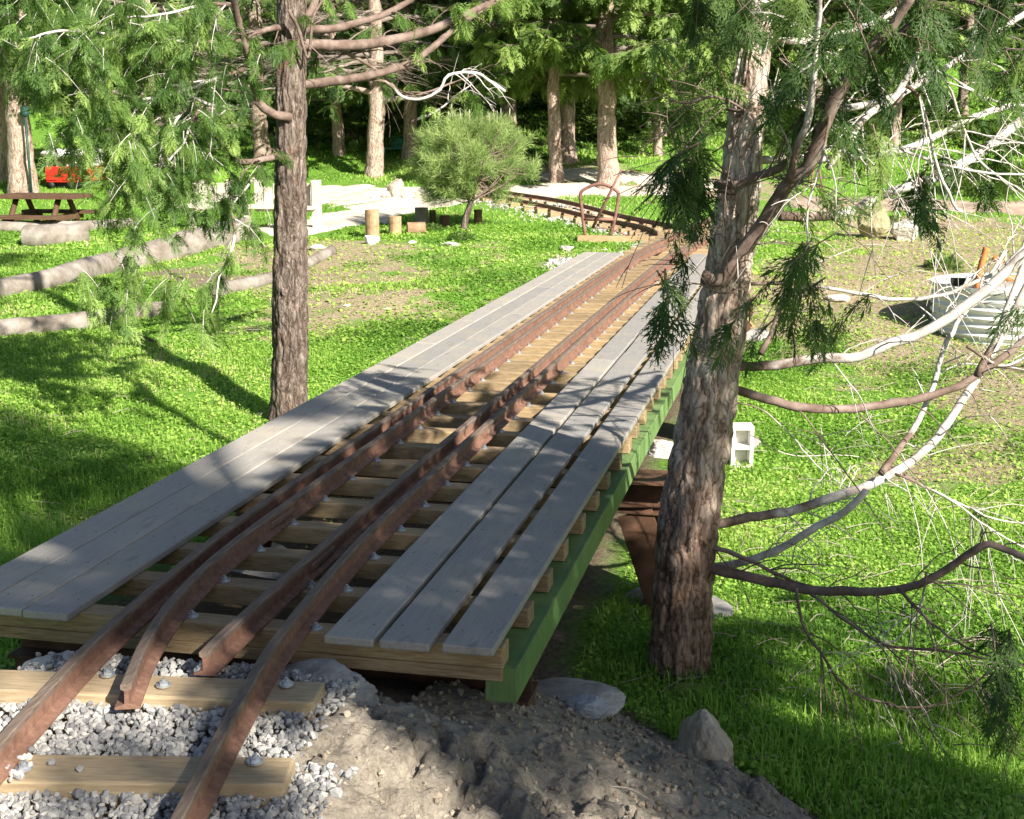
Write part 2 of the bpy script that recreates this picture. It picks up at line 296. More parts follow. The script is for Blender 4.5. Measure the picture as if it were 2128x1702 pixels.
# ------------------------------------------------------------------ mesh building
class MB:
    def __init__(s): s.v = []; s.q = []; s.t = []; s.a = []; s.n = 0; s.g = []
    def add(s, V, Q=None, T=None, rnd=None, extra=None):
        V = np.asarray(V, float).reshape(-1, 3)
        if Q is not None and len(Q): s.q.append(np.asarray(Q, np.int64)+s.n)
        if T is not None and len(T): s.t.append(np.asarray(T, np.int64)+s.n)
        s.a.append(np.full(len(V), .5) if rnd is None else np.broadcast_to(rnd, (len(V),)).astype(float))
        s.g.append(np.full(len(V), 1.0) if extra is None else np.broadcast_to(extra, (len(V),)).astype(float))
        s.v.append(V); s.n += len(V); return s
    def box(s, c, d, M3=None, ch=0.0):
        x, y, z = np.array(d)/2.0
        V = np.array([(-x,-y,-z),(x,-y,-z),(x,y,-z),(-x,y,-z),(-x,-y,z),(x,-y,z),(x,y,z),(-x,y,z)])
        if M3 is not None: V = V@np.asarray(M3).T
        return s.add(V+np.asarray(c, float), Q=[(0,3,2,1),(4,5,6,7),(0,1,5,4),(1,2,6,5),(2,3,7,6),(3,0,4,7)])
    def mesh(s, name, smooth=True, attrs=(('rnd', 'a'),)):
        V = np.concatenate(s.v); q = np.concatenate(s.q) if s.q else np.zeros((0, 4), np.int64); t = np.concatenate(s.t) if s.t else np.zeros((0, 3), np.int64)
        me = bpy.data.meshes.new(name); me.vertices.add(len(V)); me.vertices.foreach_set('co', V.astype(np.float32).ravel())
        nl = len(q)*4+len(t)*3; me.loops.add(nl); me.loops.foreach_set('vertex_index', np.concatenate([q.ravel(), t.ravel()]).astype(np.int32))
        me.polygons.add(len(q)+len(t))
        st = np.concatenate([np.arange(len(q))*4, len(q)*4+np.arange(len(t))*3]).astype(np.int32)
        me.polygons.foreach_set('loop_start', st)
        me.polygons.foreach_set('use_smooth', np.full(len(q)+len(t), smooth))
        me.update(calc_edges=True)
        for nm, k in attrs:
            at = me.attributes.new(nm, 'FLOAT', 'POINT'); at.data.foreach_set('value', np.concatenate(getattr(s, k)).astype(np.float32))
        return me
    def obj(s, name, m, parent=None, smooth=True, attrs=(('rnd', 'a'),), bevel=0):
        me = s.mesh(name, smooth, attrs); me.materials.append(M[m] if isinstance(m, str) else m)
        return link(name, me, parent, bevel)
def link(name, me, parent=None, bevel=0):
    o = bpy.data.objects.new(name, me); sc.collection.objects.link(o)
    if parent is not None: o.parent = parent
    if bevel:
        b = o.modifiers.new('bevel', 'BEVEL'); b.width = bevel; b.segments = 2; b.limit_method = 'ANGLE'
    return o
def recenter(o, p):
    """move a mesh object's origin to p (world), geometry stays"""
    p = Vector(p); o.data.transform(Matrix.Translation(-p)); o.location = p; return o
def tag(o, label=None, cat=None, group=None, kind=None):
    if label: o['label'] = label
    if cat: o['category'] = cat
    if group: o['group'] = group
    if kind: o['kind'] = kind
    return o
def thing(name, label, cat, loc=(0, 0, 0), rz=0, group=None):
    o = bpy.data.objects.new(name, None); sc.collection.objects.link(o); o.location = loc; o.rotation_euler = (0, 0, rz); o.empty_display_size = .1
    return tag(o, label, cat, group)
def copy_tree(o, parent=None):
    c = o.copy(); sc.collection.objects.link(c); c.parent = parent
    for ch in list(o.children): copy_tree(ch, c)
    return c
def rotz(a): return np.array([[math.cos(a), -math.sin(a), 0], [math.sin(a), math.cos(a), 0], [0, 0, 1.0]])
def spline(pts, n):
    pts = np.asarray(pts, float); k = len(pts)
    if k == 2: return pts[0]+(pts[1]-pts[0])*np.linspace(0, 1, n)[:, None]
    e = np.vstack([2*pts[0]-pts[1], pts, 2*pts[-1]-pts[-2]])
    L = np.r_[0, np.cumsum(np.linalg.norm(np.diff(pts[:, :3], axis=0), axis=1)+1e-9)]
    u = np.linspace(0, L[-1], n); i = np.clip(np.searchsorted(L, u, side='right')-1, 0, k-2); t = ((u-L[i])/(L[i+1]-L[i]))[:, None]
    a, b, c, d = e[i], e[i+1], e[i+2], e[i+3]
    return .5*((2*b)+(-a+c)*t+(2*a-5*b+4*c-d)*t**2+(-a+3*b-3*c+d)*t**3)
def frames(path):
    T = np.gradient(path, axis=0); T /= np.linalg.norm(T, axis=1)[:, None]+1e-12
    ref = np.array([1.0, 0, 0]) if abs(T[0][0]) < .8 else np.array([0, 1.0, 0])
    U = np.empty_like(T); u = np.cross(T[0], ref); u /= np.linalg.norm(u)
    for i, t in enumerate(T):
        u = u-t*(u@t); u /= np.linalg.norm(u)+1e-12; U[i] = u
    return T, U, np.cross(T, U)
def tube(mb, path, rad, sides=8, rough=0.0, seed=0, cap=True, rnd=None, knots=None, fis=None):
    path = np.asarray(path, float); n = len(path); rad = np.broadcast_to(rad, (n,)).astype(float)
    T, U, W = frames(path); a = np.linspace(0, 2*math.pi, sides, endpoint=False)
    L = np.r_[0, np.cumsum(np.linalg.norm(np.diff(path, axis=0), axis=1))]
    k = np.ones((n, sides)); gr = np.ones((n, sides))
    if rough:
        ca, sa = np.cos(a), np.sin(a); q = np.stack([np.broadcast_to(ca*2.2, (n, sides)), np.broadcast_to(sa*2.2, (n, sides)), np.broadcast_to(L[:, None]*3, (n, sides))], -1)
        k = k+rough*(fbm(q, 3, seed)-.5)*2
    if fis:  # vertical ridges: (count, length scale, depth in radius units)
        cnt, ls, dp = fis; ca, sa = np.cos(a), np.sin(a); kk = cnt/6.28
        wob = (fbm(np.stack([np.broadcast_to(ca*2, (n, sides)), np.broadcast_to(sa*2, (n, sides)), np.broadcast_to(L[:, None]*4, (n, sides))], -1), 2, seed+7)-.5)*1.4
        q = np.stack([(ca[None]*kk+wob), (sa[None]*kk-wob), np.broadcast_to(L[:, None]*ls, (n, sides))], -1)
        r1 = 1-np.abs(fbm(q, 3, seed+3)*2-1)*2.6; r2 = vn(q*3, seed+5)
        g = np.clip(1-r1, 0, 1); gr = np.clip(g*1.6, 0, 1); k = k+dp*(g-.5)+dp*.5*(r2-.5)
    V = path[:, None]+rad[:, None, None]*k[..., None]*(np.cos(a)[None, :, None]*U[:, None]+np.sin(a)[None, :, None]*W[:, None])
    i = np.arange(n-1)[:, None]*sides; j = np.arange(sides)[None]; j2 = (j+1) % sides
    Q = np.stack([i+j, i+j2, i+sides+j2, i+sides+j], -1).reshape(-1, 4); V = V.reshape(-1, 3); tr = None; ex = gr.ravel()
    if cap:
        V = np.vstack([V, path[0], path[-1]]); b = n*sides; jj = np.arange(sides); j3 = (jj+1) % sides
        tr = np.vstack([np.stack([jj*0+b, j3, jj], -1), np.stack([jj*0+b+1, b-sides+jj, b-sides+j3], -1)]); ex = np.r_[ex, 1, 1]
    mb.add(V, Q=Q, T=tr, rnd=rnd, extra=ex); return mb
TR = (('rnd', 'a'), ('groove', 'g'))
rng = np.random.default_rng(7)
def sphere_pts(sub=1):
    t = (1+5**.5)/2
    V = np.array([(-1,t,0),(1,t,0),(-1,-t,0),(1,-t,0),(0,-1,t),(0,1,t),(0,-1,-t),(0,1,-t),(t,0,-1),(t,0,1),(-t,0,-1),(-t,0,1)], float); V /= np.linalg.norm(V[0])
    F = [(0,11,5),(0,5,1),(0,1,7),(0,7,10),(0,10,11),(1,5,9),(5,11,4),(11,10,2),(10,7,6),(7,1,8),(3,9,4),(3,4,2),(3,2,6),(3,6,8),(3,8,9),(4,9,5),(2,4,11),(6,2,10),(8,6,7),(9,8,1)]
    V = list(map(tuple, V))
    for _ in range(sub):
        c = {}; NF = []
        def mid(a, b):
            k = (min(a, b), max(a, b))
            if k not in c:
                m = np.array(V[a])+np.array(V[b]); m /= np.linalg.norm(m); V.append(tuple(m)); c[k] = len(V)-1
            return c[k]
        for a, b, d in F:
            e, f, g = mid(a, b), mid(b, d), mid(d, a); NF += [(a, e, g), (b, f, e), (d, g, f), (e, f, g)]
        F = NF
    return np.array(V), np.array(F)
def rock(name, p, size, m, label, cat='rock', seed=0, rz=0, cuts=9, group=None, sub=4, sink=.25):
    V, F = sphere_pts(sub); r = np.random.default_rng(seed)
    for _ in range(cuts):
        d = r.normal(size=3); d /= np.linalg.norm(d); h = r.uniform(.55, .85); t = V@d; V = V-np.maximum(t-h, 0)[:, None]*d*.92
    V = V*(1+.16*(fbm(V*2.2+seed*3.1, 4, seed)-.5)[:, None]*2+.05*(fbm(V*9+seed, 3, seed+2)-.5)[:, None]*2); V = V*np.array(size)/2; V = V@rotz(rz).T
    V[:, 2] -= V[:, 2].min(); V[:, 2] -= sink*size[2]
    o = MB().add(V, T=F).obj(name, m, smooth=False); o.location = p
    if label: tag(o, label, cat, group)
    return o
def scatter(mb, base, pts, size, rng, flat=.7, rnd=None, smin=.6, smax=1.5):
    bv, bf = base; n = len(pts)
    s = size*rng.uniform(smin, smax, n)[:, None, None]*np.stack([rng.uniform(.7, 1.2, n), rng.uniform(.6, 1, n), rng.uniform(.45, .8, n)*flat/.7], -1)[:, None]
    q = rng.normal(size=(n, 3, 3)); q, _ = np.linalg.qr(q); jit = 1+.28*(rng.random((n, len(bv), 1))-.5)*2
    V = np.einsum('nij,nkj->nki', q, bv[None]*jit*s)+np.asarray(pts)[:, None]
    F = (bf[None]+np.arange(n)[:, None, None]*len(bv)).reshape(-1, 3)
    rr = (rng.random(n) if rnd is None else rnd); mb.add(V.reshape(-1, 3), T=F, rnd=np.repeat(rr, len(bv)))
ICO = sphere_pts(0)
# ------------------------------------------------------------------ ground sheet
def axis_pts(lo, a, b, hi, fine):
    m = list(np.arange(a, b, fine)); r = []; x = b; s = fine
    while x < hi: r.append(x); s *= 1.09; x += s
    l = []; x = a-fine; s = fine
    while x > lo: l.append(x); s *= 1.09; x -= s
    return np.array(l[::-1]+m+r)
PATH1 = [tuple(G(x, y)[:2]) for x, y in ((590, 492), (660, 470), (760, 447), (850, 425), (960, 412), (1080, 404), (1250, 398), (1480, 396))]
PATH2 = [tuple(G(x, y)[:2]) for x, y in ((560, 408), (640, 405), (760, 404), (900, 409), (1000, 414))]
PATH3 = [tuple(G(x, y)[:2]) for x, y in ((1130, 362), (1230, 358), (1350, 365), (1480, 390))]
xs = axis_pts(-90, -9, 5.5, 80, .09); ys = axis_pts(-14, -4.5, 20, 150, .09)
X, Y = np.meshgrid(xs, ys); Zg = gz(X, Y)
mound = seg_dist(X, Y, [(-.6, -6), (-.6, -1), (.1, -.1), (.6, .3)])
nearin = np.clip(1-np.abs(X+.65)/1.0, 0, 1)
mb = MB(); V = np.stack([X, Y, Zg], -1).reshape(-1, 3); ny, nx = X.shape
i = np.arange(ny-1)[:, None]*nx; j = np.arange(nx-1)[None]
mb.add(V, Q=np.stack([i+j, i+j+1, i+nx+j+1, i+nx+j], -1).reshape(-1, 4))
dd = -(X-.94)*.216+(Y+3.26)*.976
def edge_x(Y):   # right/far limit of the bare dirt
    return np.interp(Y, [-6, -1.2, -.4, .3, .75, 1.1, 1.45, 1.75], [3.5, 2.6, 1.8, 1.28, .98, .55, .12, -.3])
def dryness(X, Y):
    a = .22+.0*X; L = seg_dist(X, Y, [(-3.4, 9.3), (-4.6, 11.5), (-5.5, 13)]); a = a+.5*np.exp(-(L/1.3)**2)
    L = seg_dist(X, Y, [(1.4, 10.5), (3, 14), (2.6, 17.5)]); a = a+.75*np.exp(-(L/1.8)**2)
    L = seg_dist(X, Y, [(2.6, 6.5), (2.4, 8)]); a = a+.42*np.exp(-(L/1.0)**2); L = np.hypot(X-1.75, Y-5.6); a = a+.4*np.exp(-(L/.6)**2); L = np.hypot(X+.1-.5, Y-4.1); a = a+.35*np.exp(-(L/.5)**2)
    L = seg_dist(X, Y, [(-4, 13.5), (-1.6, 12.5)]); a = a+.16*np.exp(-(L/1.5)**2)
    L = seg_dist(X, Y, PATH3); a = a+.6*np.exp(-(L/1.5)**2)
    return a
def soilness(X, Y):
    s = np.clip(1.2-np.hypot((X-.2)/1.5, (Y+1.6)/2.5), 0, 1); s = np.maximum(s, np.exp(-(np.hypot(X+.3, (Y-.8)*.8)/.9)**4)); s = np.maximum(s, (X < edge_x(Y)+.02)*(X > -.5)*(Y < 1.7)*1.0)
    s = np.maximum(s, .75*np.exp(-(seg_dist(X, Y, [(-5.6, 10.9), (-6.8, 12)])/.7)**2))
    s = np.maximum(s, .8*np.exp(-(seg_dist(X, Y, [(-.9, 1), (-.9, 10.5)])/1.1)**4))
    return s
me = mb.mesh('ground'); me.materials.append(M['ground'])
def painted_shade(X, Y):
    ub = np.exp(-(np.clip(np.abs(X+1.05)-.85, 0, 9)/.2)**2)*((Y > .2)&(Y < 11.0))  # deck shade put into the soil colour below the bridge
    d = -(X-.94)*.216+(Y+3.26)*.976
    return ub*.85+np.clip((d-25)/2.5, 0, 1)*np.clip((fbm(p3(X, Y, .22), 3, 31)-.38)*9, 0, 1)  # plus painted patches of tree shade on the far hillside
for nm, arr in (('dry', dryness(X, Y)), ('soil', soilness(X, Y)), ('dark', painted_shade(X, Y))):
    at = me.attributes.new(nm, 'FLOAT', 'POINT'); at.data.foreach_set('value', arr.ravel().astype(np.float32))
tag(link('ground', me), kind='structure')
def path_strip(name, pl, width, m='path', lift=.02, seed=0):
    c = spline(np.array([(*q, 0) for q in pl]), 90)[:, :2]; T = np.gradient(c, axis=0); T /= np.linalg.norm(T, axis=1)[:, None]; Nn = np.stack([T[:, 1], -T[:, 0]], -1)
    k = 11; s = np.linspace(-1, 1, k); e = 1+.5*(fbm(p3(np.arange(90)*.25, 0*np.arange(90.)), 3, seed)-.5)[:, None]*2; e2 = 1+.5*(fbm(p3(np.arange(90)*.25, 9+0*np.arange(90.)), 3, seed)-.5)[:, None]*2
    tp = np.minimum(1, np.minimum(np.arange(90), 89-np.arange(90))/7.0)**.5; off = np.where(s < 0, s*e, s*e2)*width/2*tp[:, None]; Q = c[:, None]+off[..., None]*Nn[:, None]
    z = gz(Q[..., 0], Q[..., 1])+lift*(1-np.abs(s)**4)[None]-.01*(np.abs(s) > .99)
    V = np.concatenate([Q, z[..., None]], -1).reshape(-1, 3); i = np.arange(89)[:, None]*k; j = np.arange(k-1)[None]
    return tag(MB().add(V, Q=np.stack([i+j, i+j+1, i+k+j+1, i+k+j], -1).reshape(-1, 4)).obj(name, m), kind='structure')
path_strip('path', PATH1, 1.5, seed=2)
path_strip('path', PATH2, 2.3, seed=3, lift=.026)
path_strip('path', PATH3, 1.6, seed=4, lift=.02)
P4 = [tuple(G(x, y)[:2]) for x, y in ((1640, 430), (1800, 420), (1960, 425), (2200, 440))]
path_strip('path', P4, 1.5, m='track_dirt', seed=6, lift=.02)
# ------------------------------------------------------------------ dirt embankment
Yd, Xd = np.meshgrid(np.arange(-2.6, 1.8, .0095), np.arange(-.62, 2.0, .0095), indexing='ij')
zb = gz(Xd, Yd); dep = np.clip((edge_x(Yd)-Xd)/.28, -1, 1)
p = p3(Xd, Yd)
rg = 1-np.abs(fbm(p*4.2, 5, 21)*2-1)
rid = lambda q, s: 1-np.abs(fbm(q, 3, s)*2-1)
bil = lambda k, o, sd_: np.abs(fbm(p*k, o, sd_)*2-1)
big = np.clip(fbm(p*2.6, 2, 90)*1.8-.35, .15, 1)
wp = p+(np.stack([fbm(p*7, 2, 71), fbm(p*7, 2, 72), 0*Xd], -1)-.5)*.12
lump = (fbm(p*3.1, 2, 11)-.42)*.15 + (rg-.72)*.08 + big*(np.minimum(bil(8, 2, 12)*.32, .09) + np.abs(vn(wp*20, 15)*2-1)*.042 + np.abs(vn(wp*43+9, 16)*2-1)*.026) + np.abs(vn(wp*85, 18)*2-1)*.011 - .085
inner = np.clip((Xd+.25+np.clip(-Yd-.45, 0, .5)*.0)/.25, 0, 1)
flat = np.clip((Xd+.12)/.3, .6, 1)
lift_ = np.clip((.32-Xd)/.5, 0, 1)*np.clip((.15-Yd)/.3, 0, 1); lift_ = lift_*lift_*(3-2*lift_)
zb = zb*(1-lift_)+(-.105)*lift_
zz = zb+.03+lump*flat*np.clip(dep+.4, 0, 1)-.10*np.clip(-dep+.1, 0, 1)-.02
zz -= .10*np.exp(-(((Xd+.02)/.16)**2+((Yd-.36)/.16)**2))
zz = np.where(Xd < -.2, np.minimum(zz, -.085+.02*(fbm(p*8, 2, 44)-.5)), zz)
zz = np.where((dep > .05)&(Xd > -.1), np.maximum(zz, gz(Xd, Yd)+.008+.02*fbm(p*30, 2, 8)), zz)
ny, nx = Xd.shape; i = np.arange(ny-1)[:, None]*nx; j = np.arange(nx-1)[None]
keep = (dep > -.6)
Q = np.stack([i+j, i+j+1, i+nx+j+1, i+nx+j], -1).reshape(-1, 4); Q = Q[keep.ravel()[Q].all(1)]
tag(MB().add(np.stack([Xd, Yd, zz], -1).reshape(-1, 3), Q=Q).obj('dirt_bank', 'dirt'), kind='structure')
def dz(x, y):
    ii = np.clip(((np.asarray(y)+2.6)/.0095).astype(int), 0, ny-1); jj = np.clip(((np.asarray(x)+.62)/.0095).astype(int), 0, nx-1); return zz[ii, jj]
mb = MB(); n = 9000; cx = rng.uniform(-.15, 2.2, n); cy = rng.uniform(-2.3, 1.6, n); k = (cx < edge_x(cy)+.08)&(rng.random(n) < .3+fbm(p3(cx, cy, 3), 2, 3)); cx, cy = cx[k], cy[k]
scatter(mb, sphere_pts(1), np.stack([cx, cy, dz(cx, cy)+.002], -1), .0052, rng, smin=.3, smax=2.3)
tag(mb.obj('dirt_clods', 'clod', smooth=False), 'loose crumbs and clods of pale brown soil on the bank', 'soil clods', kind='stuff')
# ------------------------------------------------------------------ gravel
TOPT = -.026            # top of the ties
def gravel(name, pts, size, m, label, sub=0, keep=None):
    mb = MB(); scatter(mb, sphere_pts(sub), pts, size, rng, flat=.8); return tag(mb.obj(name, m, smooth=False), label, 'gravel', kind='stuff')
n = 14000; x = rng.uniform(-1.15, .0, n); y = rng.uniform(-1.7, -.12, n)
rightlim = np.where(y > -.62, -.17, -.02)+(rng.random(n)-.5)*.06
k = (x < rightlim)&(x > -1.02+(rng.random(n)-.5)*.12); x, y = x[k], y[k]
z = TOPT-.045+.016*fbm(p3(x, y, 5), 2, 4)+rng.uniform(-.006, .01, len(x))
ex = np.column_stack([rng.normal(-.72, .055, 22), rng.normal(-.83, .03, 22), np.full(22, TOPT+.006)]); gravel('gravel', np.vstack([np.stack([x, y, z], -1), ex]), .0096, 'gravel', 'blue grey crushed stone packed between the two nearest sleepers', sub=0)
mb = MB(); mb.box((-.66, -.98, -.16), (.82, 1.75, .13)); tag(mb.obj('ballast_bed', 'dirt'), kind='structure')
# ------------------------------------------------------------------ rails
RH = .066
PROF = [(-.03, 0), (.03, 0), (.03, .006), (.006, .014), (.005, .046), (.0135, .052), (.0135, .063), (.010, .066), (-.010, .066), (-.0135, .063), (-.0135, .052), (-.005, .046), (-.006, .014), (-.03, .006)]
def rail(name, pts, parent, n=120, base=TOPT, m='rust', h=1.0, w=1.0):
    """pts: plan polyline (x, y[, z])"""
    pts = np.array([(q[0], q[1], q[2] if len(q) > 2 else base) for q in pts], float); c = spline(pts, n)
    T = np.gradient(c, axis=0); T[:, 2] = 0; T /= np.linalg.norm(T, axis=1)[:, None]; Nn = np.stack([T[:, 1], -T[:, 0], 0*T[:, 0]], -1)
    pr = np.array(PROF); k = len(pr)
    V = c[:, None]+Nn[:, None]*(pr[:, 0]*w)[None, :, None]+np.array([0, 0, 1.0])*(pr[:, 1]*h)[None, :, None]
    i = np.arange(n-1)[:, None]*k; j = np.arange(k)[None]; j2 = (j+1) % k
    Q = np.stack([i+j, i+j2, i+k+j2, i+k+j], -1).reshape(-1, 4)
    ex = np.tile((pr[:, 1] > .05).astype(float), n); V = V.reshape(-1, 3)
    mb = MB(); mb.add(V, Q=Q, extra=ex)
    for e, fl in ((0, False), ((n-1)*k, True)):
        F = [(e+0, e+1, e+2), (e+0, e+2, e+3), (e+0, e+3, e+12), (e+0, e+12, e+13), (e+3, e+4, e+11), (e+3, e+11, e+12), (e+4, e+5, e+10), (e+4, e+10, e+11), (e+5, e+6, e+9), (e+5, e+9, e+10), (e+6, e+7, e+8), (e+6, e+8, e+9)]
        mb.t.append(np.array([f[::-1] if not fl else f for f in F]))
    return mb.obj(name, m, parent, smooth=False, attrs=(('rnd', 'a'), ('head', 'g')))
track = thing('railway_track', 'narrow gauge railway track with rusty rails running from the gravel over the plank bridge', 'railway track', (-.69, 0, TOPT))
track.location = (0, 0, 0)
A_ = [(-.30, -3.2), (-.48, -2.1), (-.64, -1.35), (-.75, -.82), (-.80, -.55), (-.85, -.25), (-.89, .15), (-.925, .7), (-.935, 1.3), (-.935, 3), (-.935, 6), (-.93, 9), (-.90, 11), (-.78, 13.4), (-.55, 17), (-.2, 21), (.3, 25)]
def offset(pl, d):
    c = np.array(pl, float)[:, :2]; T = np.gradient(c, axis=0); T /= np.linalg.norm(T, axis=1)[:, None]; return [tuple(q) for q in c+np.stack([T[:, 1], -T[:, 0]], -1)*d]
D_ = offset(A_, .475)
rail('rail', A_, track, 260); rail('rail', D_, track, 260)
rail('guard_rail', [(-.625, -.50), (-.70, -.28), (-.755, -.08), (-.80, .15), (-.835, .45), (-.848, .8), (-.85, 1.3), (-.85, 3), (-.85, 6), (-.845, 9), (-.82, 10.6), (-.77, 11.6), (-.68, 12.2)], track, 160)
rail('guard_rail', [(-.53, -.27), (-.54, -.1), (-.548, .3), (-.552, .8), (-.552, 1.3), (-.55, 3), (-.55, 6), (-.545, 9), (-.53, 10.6), (-.50, 11.6), (-.42, 12.2)], track, 160)
# splice plates
def splice(x, y):
    return tag(MB().box((x, y, TOPT+.030), (.030, .20, .024)).obj('splice_plate', 'rust', track, attrs=(('rnd', 'a'), ('head', 'a')), bevel=.002))
for x, y in ((-.849, 1.02), (-.55, .62), (-.935, 4.1), (-.46, 2.6)): splice(x, y)
bz = 0
def bolt_mb(mb, p, r=.013):
    for rr, h0, h1 in ((r*1.45, -.002, .003), (r*.85, .003, .011), (r*.4, .011, .018)):
        k = 6 if rr < r else 14; a = np.linspace(0, 2*math.pi, k, endpoint=False)
        lo = np.stack([rr*np.cos(a), rr*np.sin(a), np.full(k, h0)], -1); hi = lo+np.array([0, 0, h1-h0]); V = np.vstack([lo, hi, [[0, 0, h1]]])+p
        j = np.arange(k); j2 = (j+1) % k
        mb.add(V, Q=np.stack([j, j2, k+j2, k+j], -1), T=np.stack([k+j, k+j2, 0*j+2*k], -1))
    return mb
BOLT = bolt_mb(MB(), np.zeros(3)).mesh('bolt', smooth=False); BOLT.materials.append(M['zinc'])
def bolt(p, parent):
    o = link('bolt', BOLT, parent); o.location = p; return o
# sleepers on the bank
def sleeper(cx, cy, L, ang, wd=.13, h=.11, bolts=(), parent=track, m='sleeper', top=TOPT):
    s = MB().box((0, 0, -h/2), (L, wd, h)).obj('sleeper', m, parent, bevel=.006, smooth=False); s.location = (cx, cy, top); s.rotation_euler = (0, 0, ang)
    for bx, by in bolts:
        v = rotz(-ang)@np.array([bx-cx, by-cy, 0]); o = bolt((v[0], v[1], .006), s)
    return s
sleeper(-.68, -.36, .95, R(7), bolts=((-.77, -.33), (-.60, -.36), (-.55, -.25), (-.30, -.29)))
sleeper(-.58, -.80, .93, R(11), bolts=((-.69, -.84), (-.21, -.70)))
sleeper(-.46, -1.27, .93, R(13), bolts=())
for k in range(13):
    y = 12.0+.42*k; x = np.interp(y, [q[1] for q in A_], [q[0] for q in A_])+.24
    sleeper(x, y, 1.05 if y < 15 else .95, R(-4), m='tie', parent=track, h=.09)
# ------------------------------------------------------------------ bridge
bridge = thing('trestle_bridge', 'low timber and steel railway trestle with grey plank walkways beside the rails', 'bridge', (0, 0, 0))
SP = .314; NT = 37
TIE = MB().box((0, 0, 0), (1.69, .080, .060)).mesh('tie', smooth=False); TIE.materials.append(M['tie'])
tie_r = random.Random(3)
for k in range(NT):
    y = .115+SP*k
    t = link('tie', TIE, bridge, bevel=.004); t.location = (-.668+tie_r.uniform(-.006, .006), y+tie_r.uniform(-.004, .004), TOPT-.030); t.rotation_euler = (0, 0, tie_r.uniform(-.003, .003)); t.scale = (1, 1, 1)
    if k == 0: MB().box((0, -.004, -.048), (1.688, .080, .036)).obj('packer', 'tie', t, bevel=.003, smooth=False)
    if k < 25:
        ax = np.interp(y, [q[1] for q in A_], [q[0] for q in A_]); 
        b1 = np.interp(y, [-.08, .15, .45, .8, 1.3], [-.755, -.80, -.835, -.848, -.85])
        for bx in (ax-.042, b1+.042, -.551+.0-.0 if k == 0 else -.505, ax+.475+.042): 
            bolt((bx-t.location.x, tie_r.uniform(-.012, .012), .030), t)
mb = MB()
for k in range(25, NT):
    y = .115+SP*k; ax = np.interp(y, [q[1] for q in A_], [q[0] for q in A_])
    for bx in (ax-.042, -.808, -.505, ax+.517): bolt_mb(mb, np.array([bx, y, TOPT]))
tag(mb.obj('bolt', 'zinc', bridge, smooth=False), kind='stuff')
TH = .026
_a = np.linspace(0, 2*math.pi, 10, endpoint=False); SCREWM = MB().add(np.vstack([np.column_stack([  .0032*np.cos(_a),   .0032*np.sin(_a), 0*_a]), np.column_stack([  .0032*np.cos(_a),   .0032*np.sin(_a), 0*_a+.0015]), [[0, 0, .0004]]]), Q=[(k, (k+1) % 10, 10+(k+1) % 10, 10+k) for k in range(10)], T=[(10+k, 10+(k+1) % 10, 20) for k in range(10)]).mesh('screw', smooth=False); SCREWM.materials.append(M['screw'])
def plank(x0, x1, y0, y1, z=0.0):
    o = MB().box((0, 0, 0), (x1-x0, y1-y0-.003, TH-.001)).obj('plank', 'plank', bridge, bevel=.005, smooth=False)
    o.location = ((x0+x1)/2, (y0+y1)/2, z-TH/2+tie_r.uniform(-.0012, .0012)); o.rotation_euler = (0, 0, tie_r.uniform(-.0006, .0006)); return o
for x0, x1, js in ((-1.511, -1.371, (4.93, 9.8)), (-1.363, -1.223, (3.2, 8.1)), (-1.219, -1.077, (6.4,)), (-.309, -.169, (4.55, 9.4)), (-.152, -.012, (1.39, 6.3)), (.024, .166, (5.4, 10.2))):
    ys_ = [0.0+tie_r.uniform(-.006, .006), *js, 11.5]
    for a, b in zip(ys_[:-1], ys_[1:]):
        o = plank(x0, x1, a, b)
        for k in range(8):
            y = .115+SP*k
            if a < y < b:
                for fx in (.22, .78): q_ = link('screw', SCREWM, o); q_.location = (x0+(x1-x0)*fx-o.location.x, y-o.location.y+tie_r.uniform(-.01, .01), TH/2-.0005)
def ibeam(name, x, y0, y1, ztop, h, w, m, parent, t=.012):
    mb = MB(); L = y1-y0; c = (y0+y1)/2
    mb.box((x, c, ztop-t/2), (w, L, t)); mb.box((x, c, ztop-h+t/2), (w, L, t)); mb.box((x+.0, c, ztop-h/2), (t, L, h-2*t)); return mb.obj(name, m, parent, bevel=.002, smooth=False)
def channel(name, x, sgn, y0, y1, ztop, h, w, m, parent, t=.012):
    mb = MB(); L = y1-y0; c = (y0+y1)/2
    mb.box((x, c, ztop-h/2), (t, L, h)); mb.box((x-sgn*(w/2+t/2), c, ztop-t/2-.001), (w, L, t)); mb.box((x-sgn*(w/2+t/2), c, ztop-h+t/2+.001), (w, L, t)); return mb.obj(name, m, parent, bevel=.002, smooth=False)
ZT = TOPT-.0605
channel('girder', .204, 1,   .10, 11.6, ZT-.001, .10, .075, 'girder', bridge)
channel('girder', -1.53, -1,   .10, 11.6, ZT-.001, .10, .075, 'girder', bridge)
for x in (.166, -1.492): MB().box((x, .094, ZT-.052), (.088, .010, .098)).obj('end_plate', 'girder', bridge, bevel=.002, smooth=False)
ZB = ZT-.104
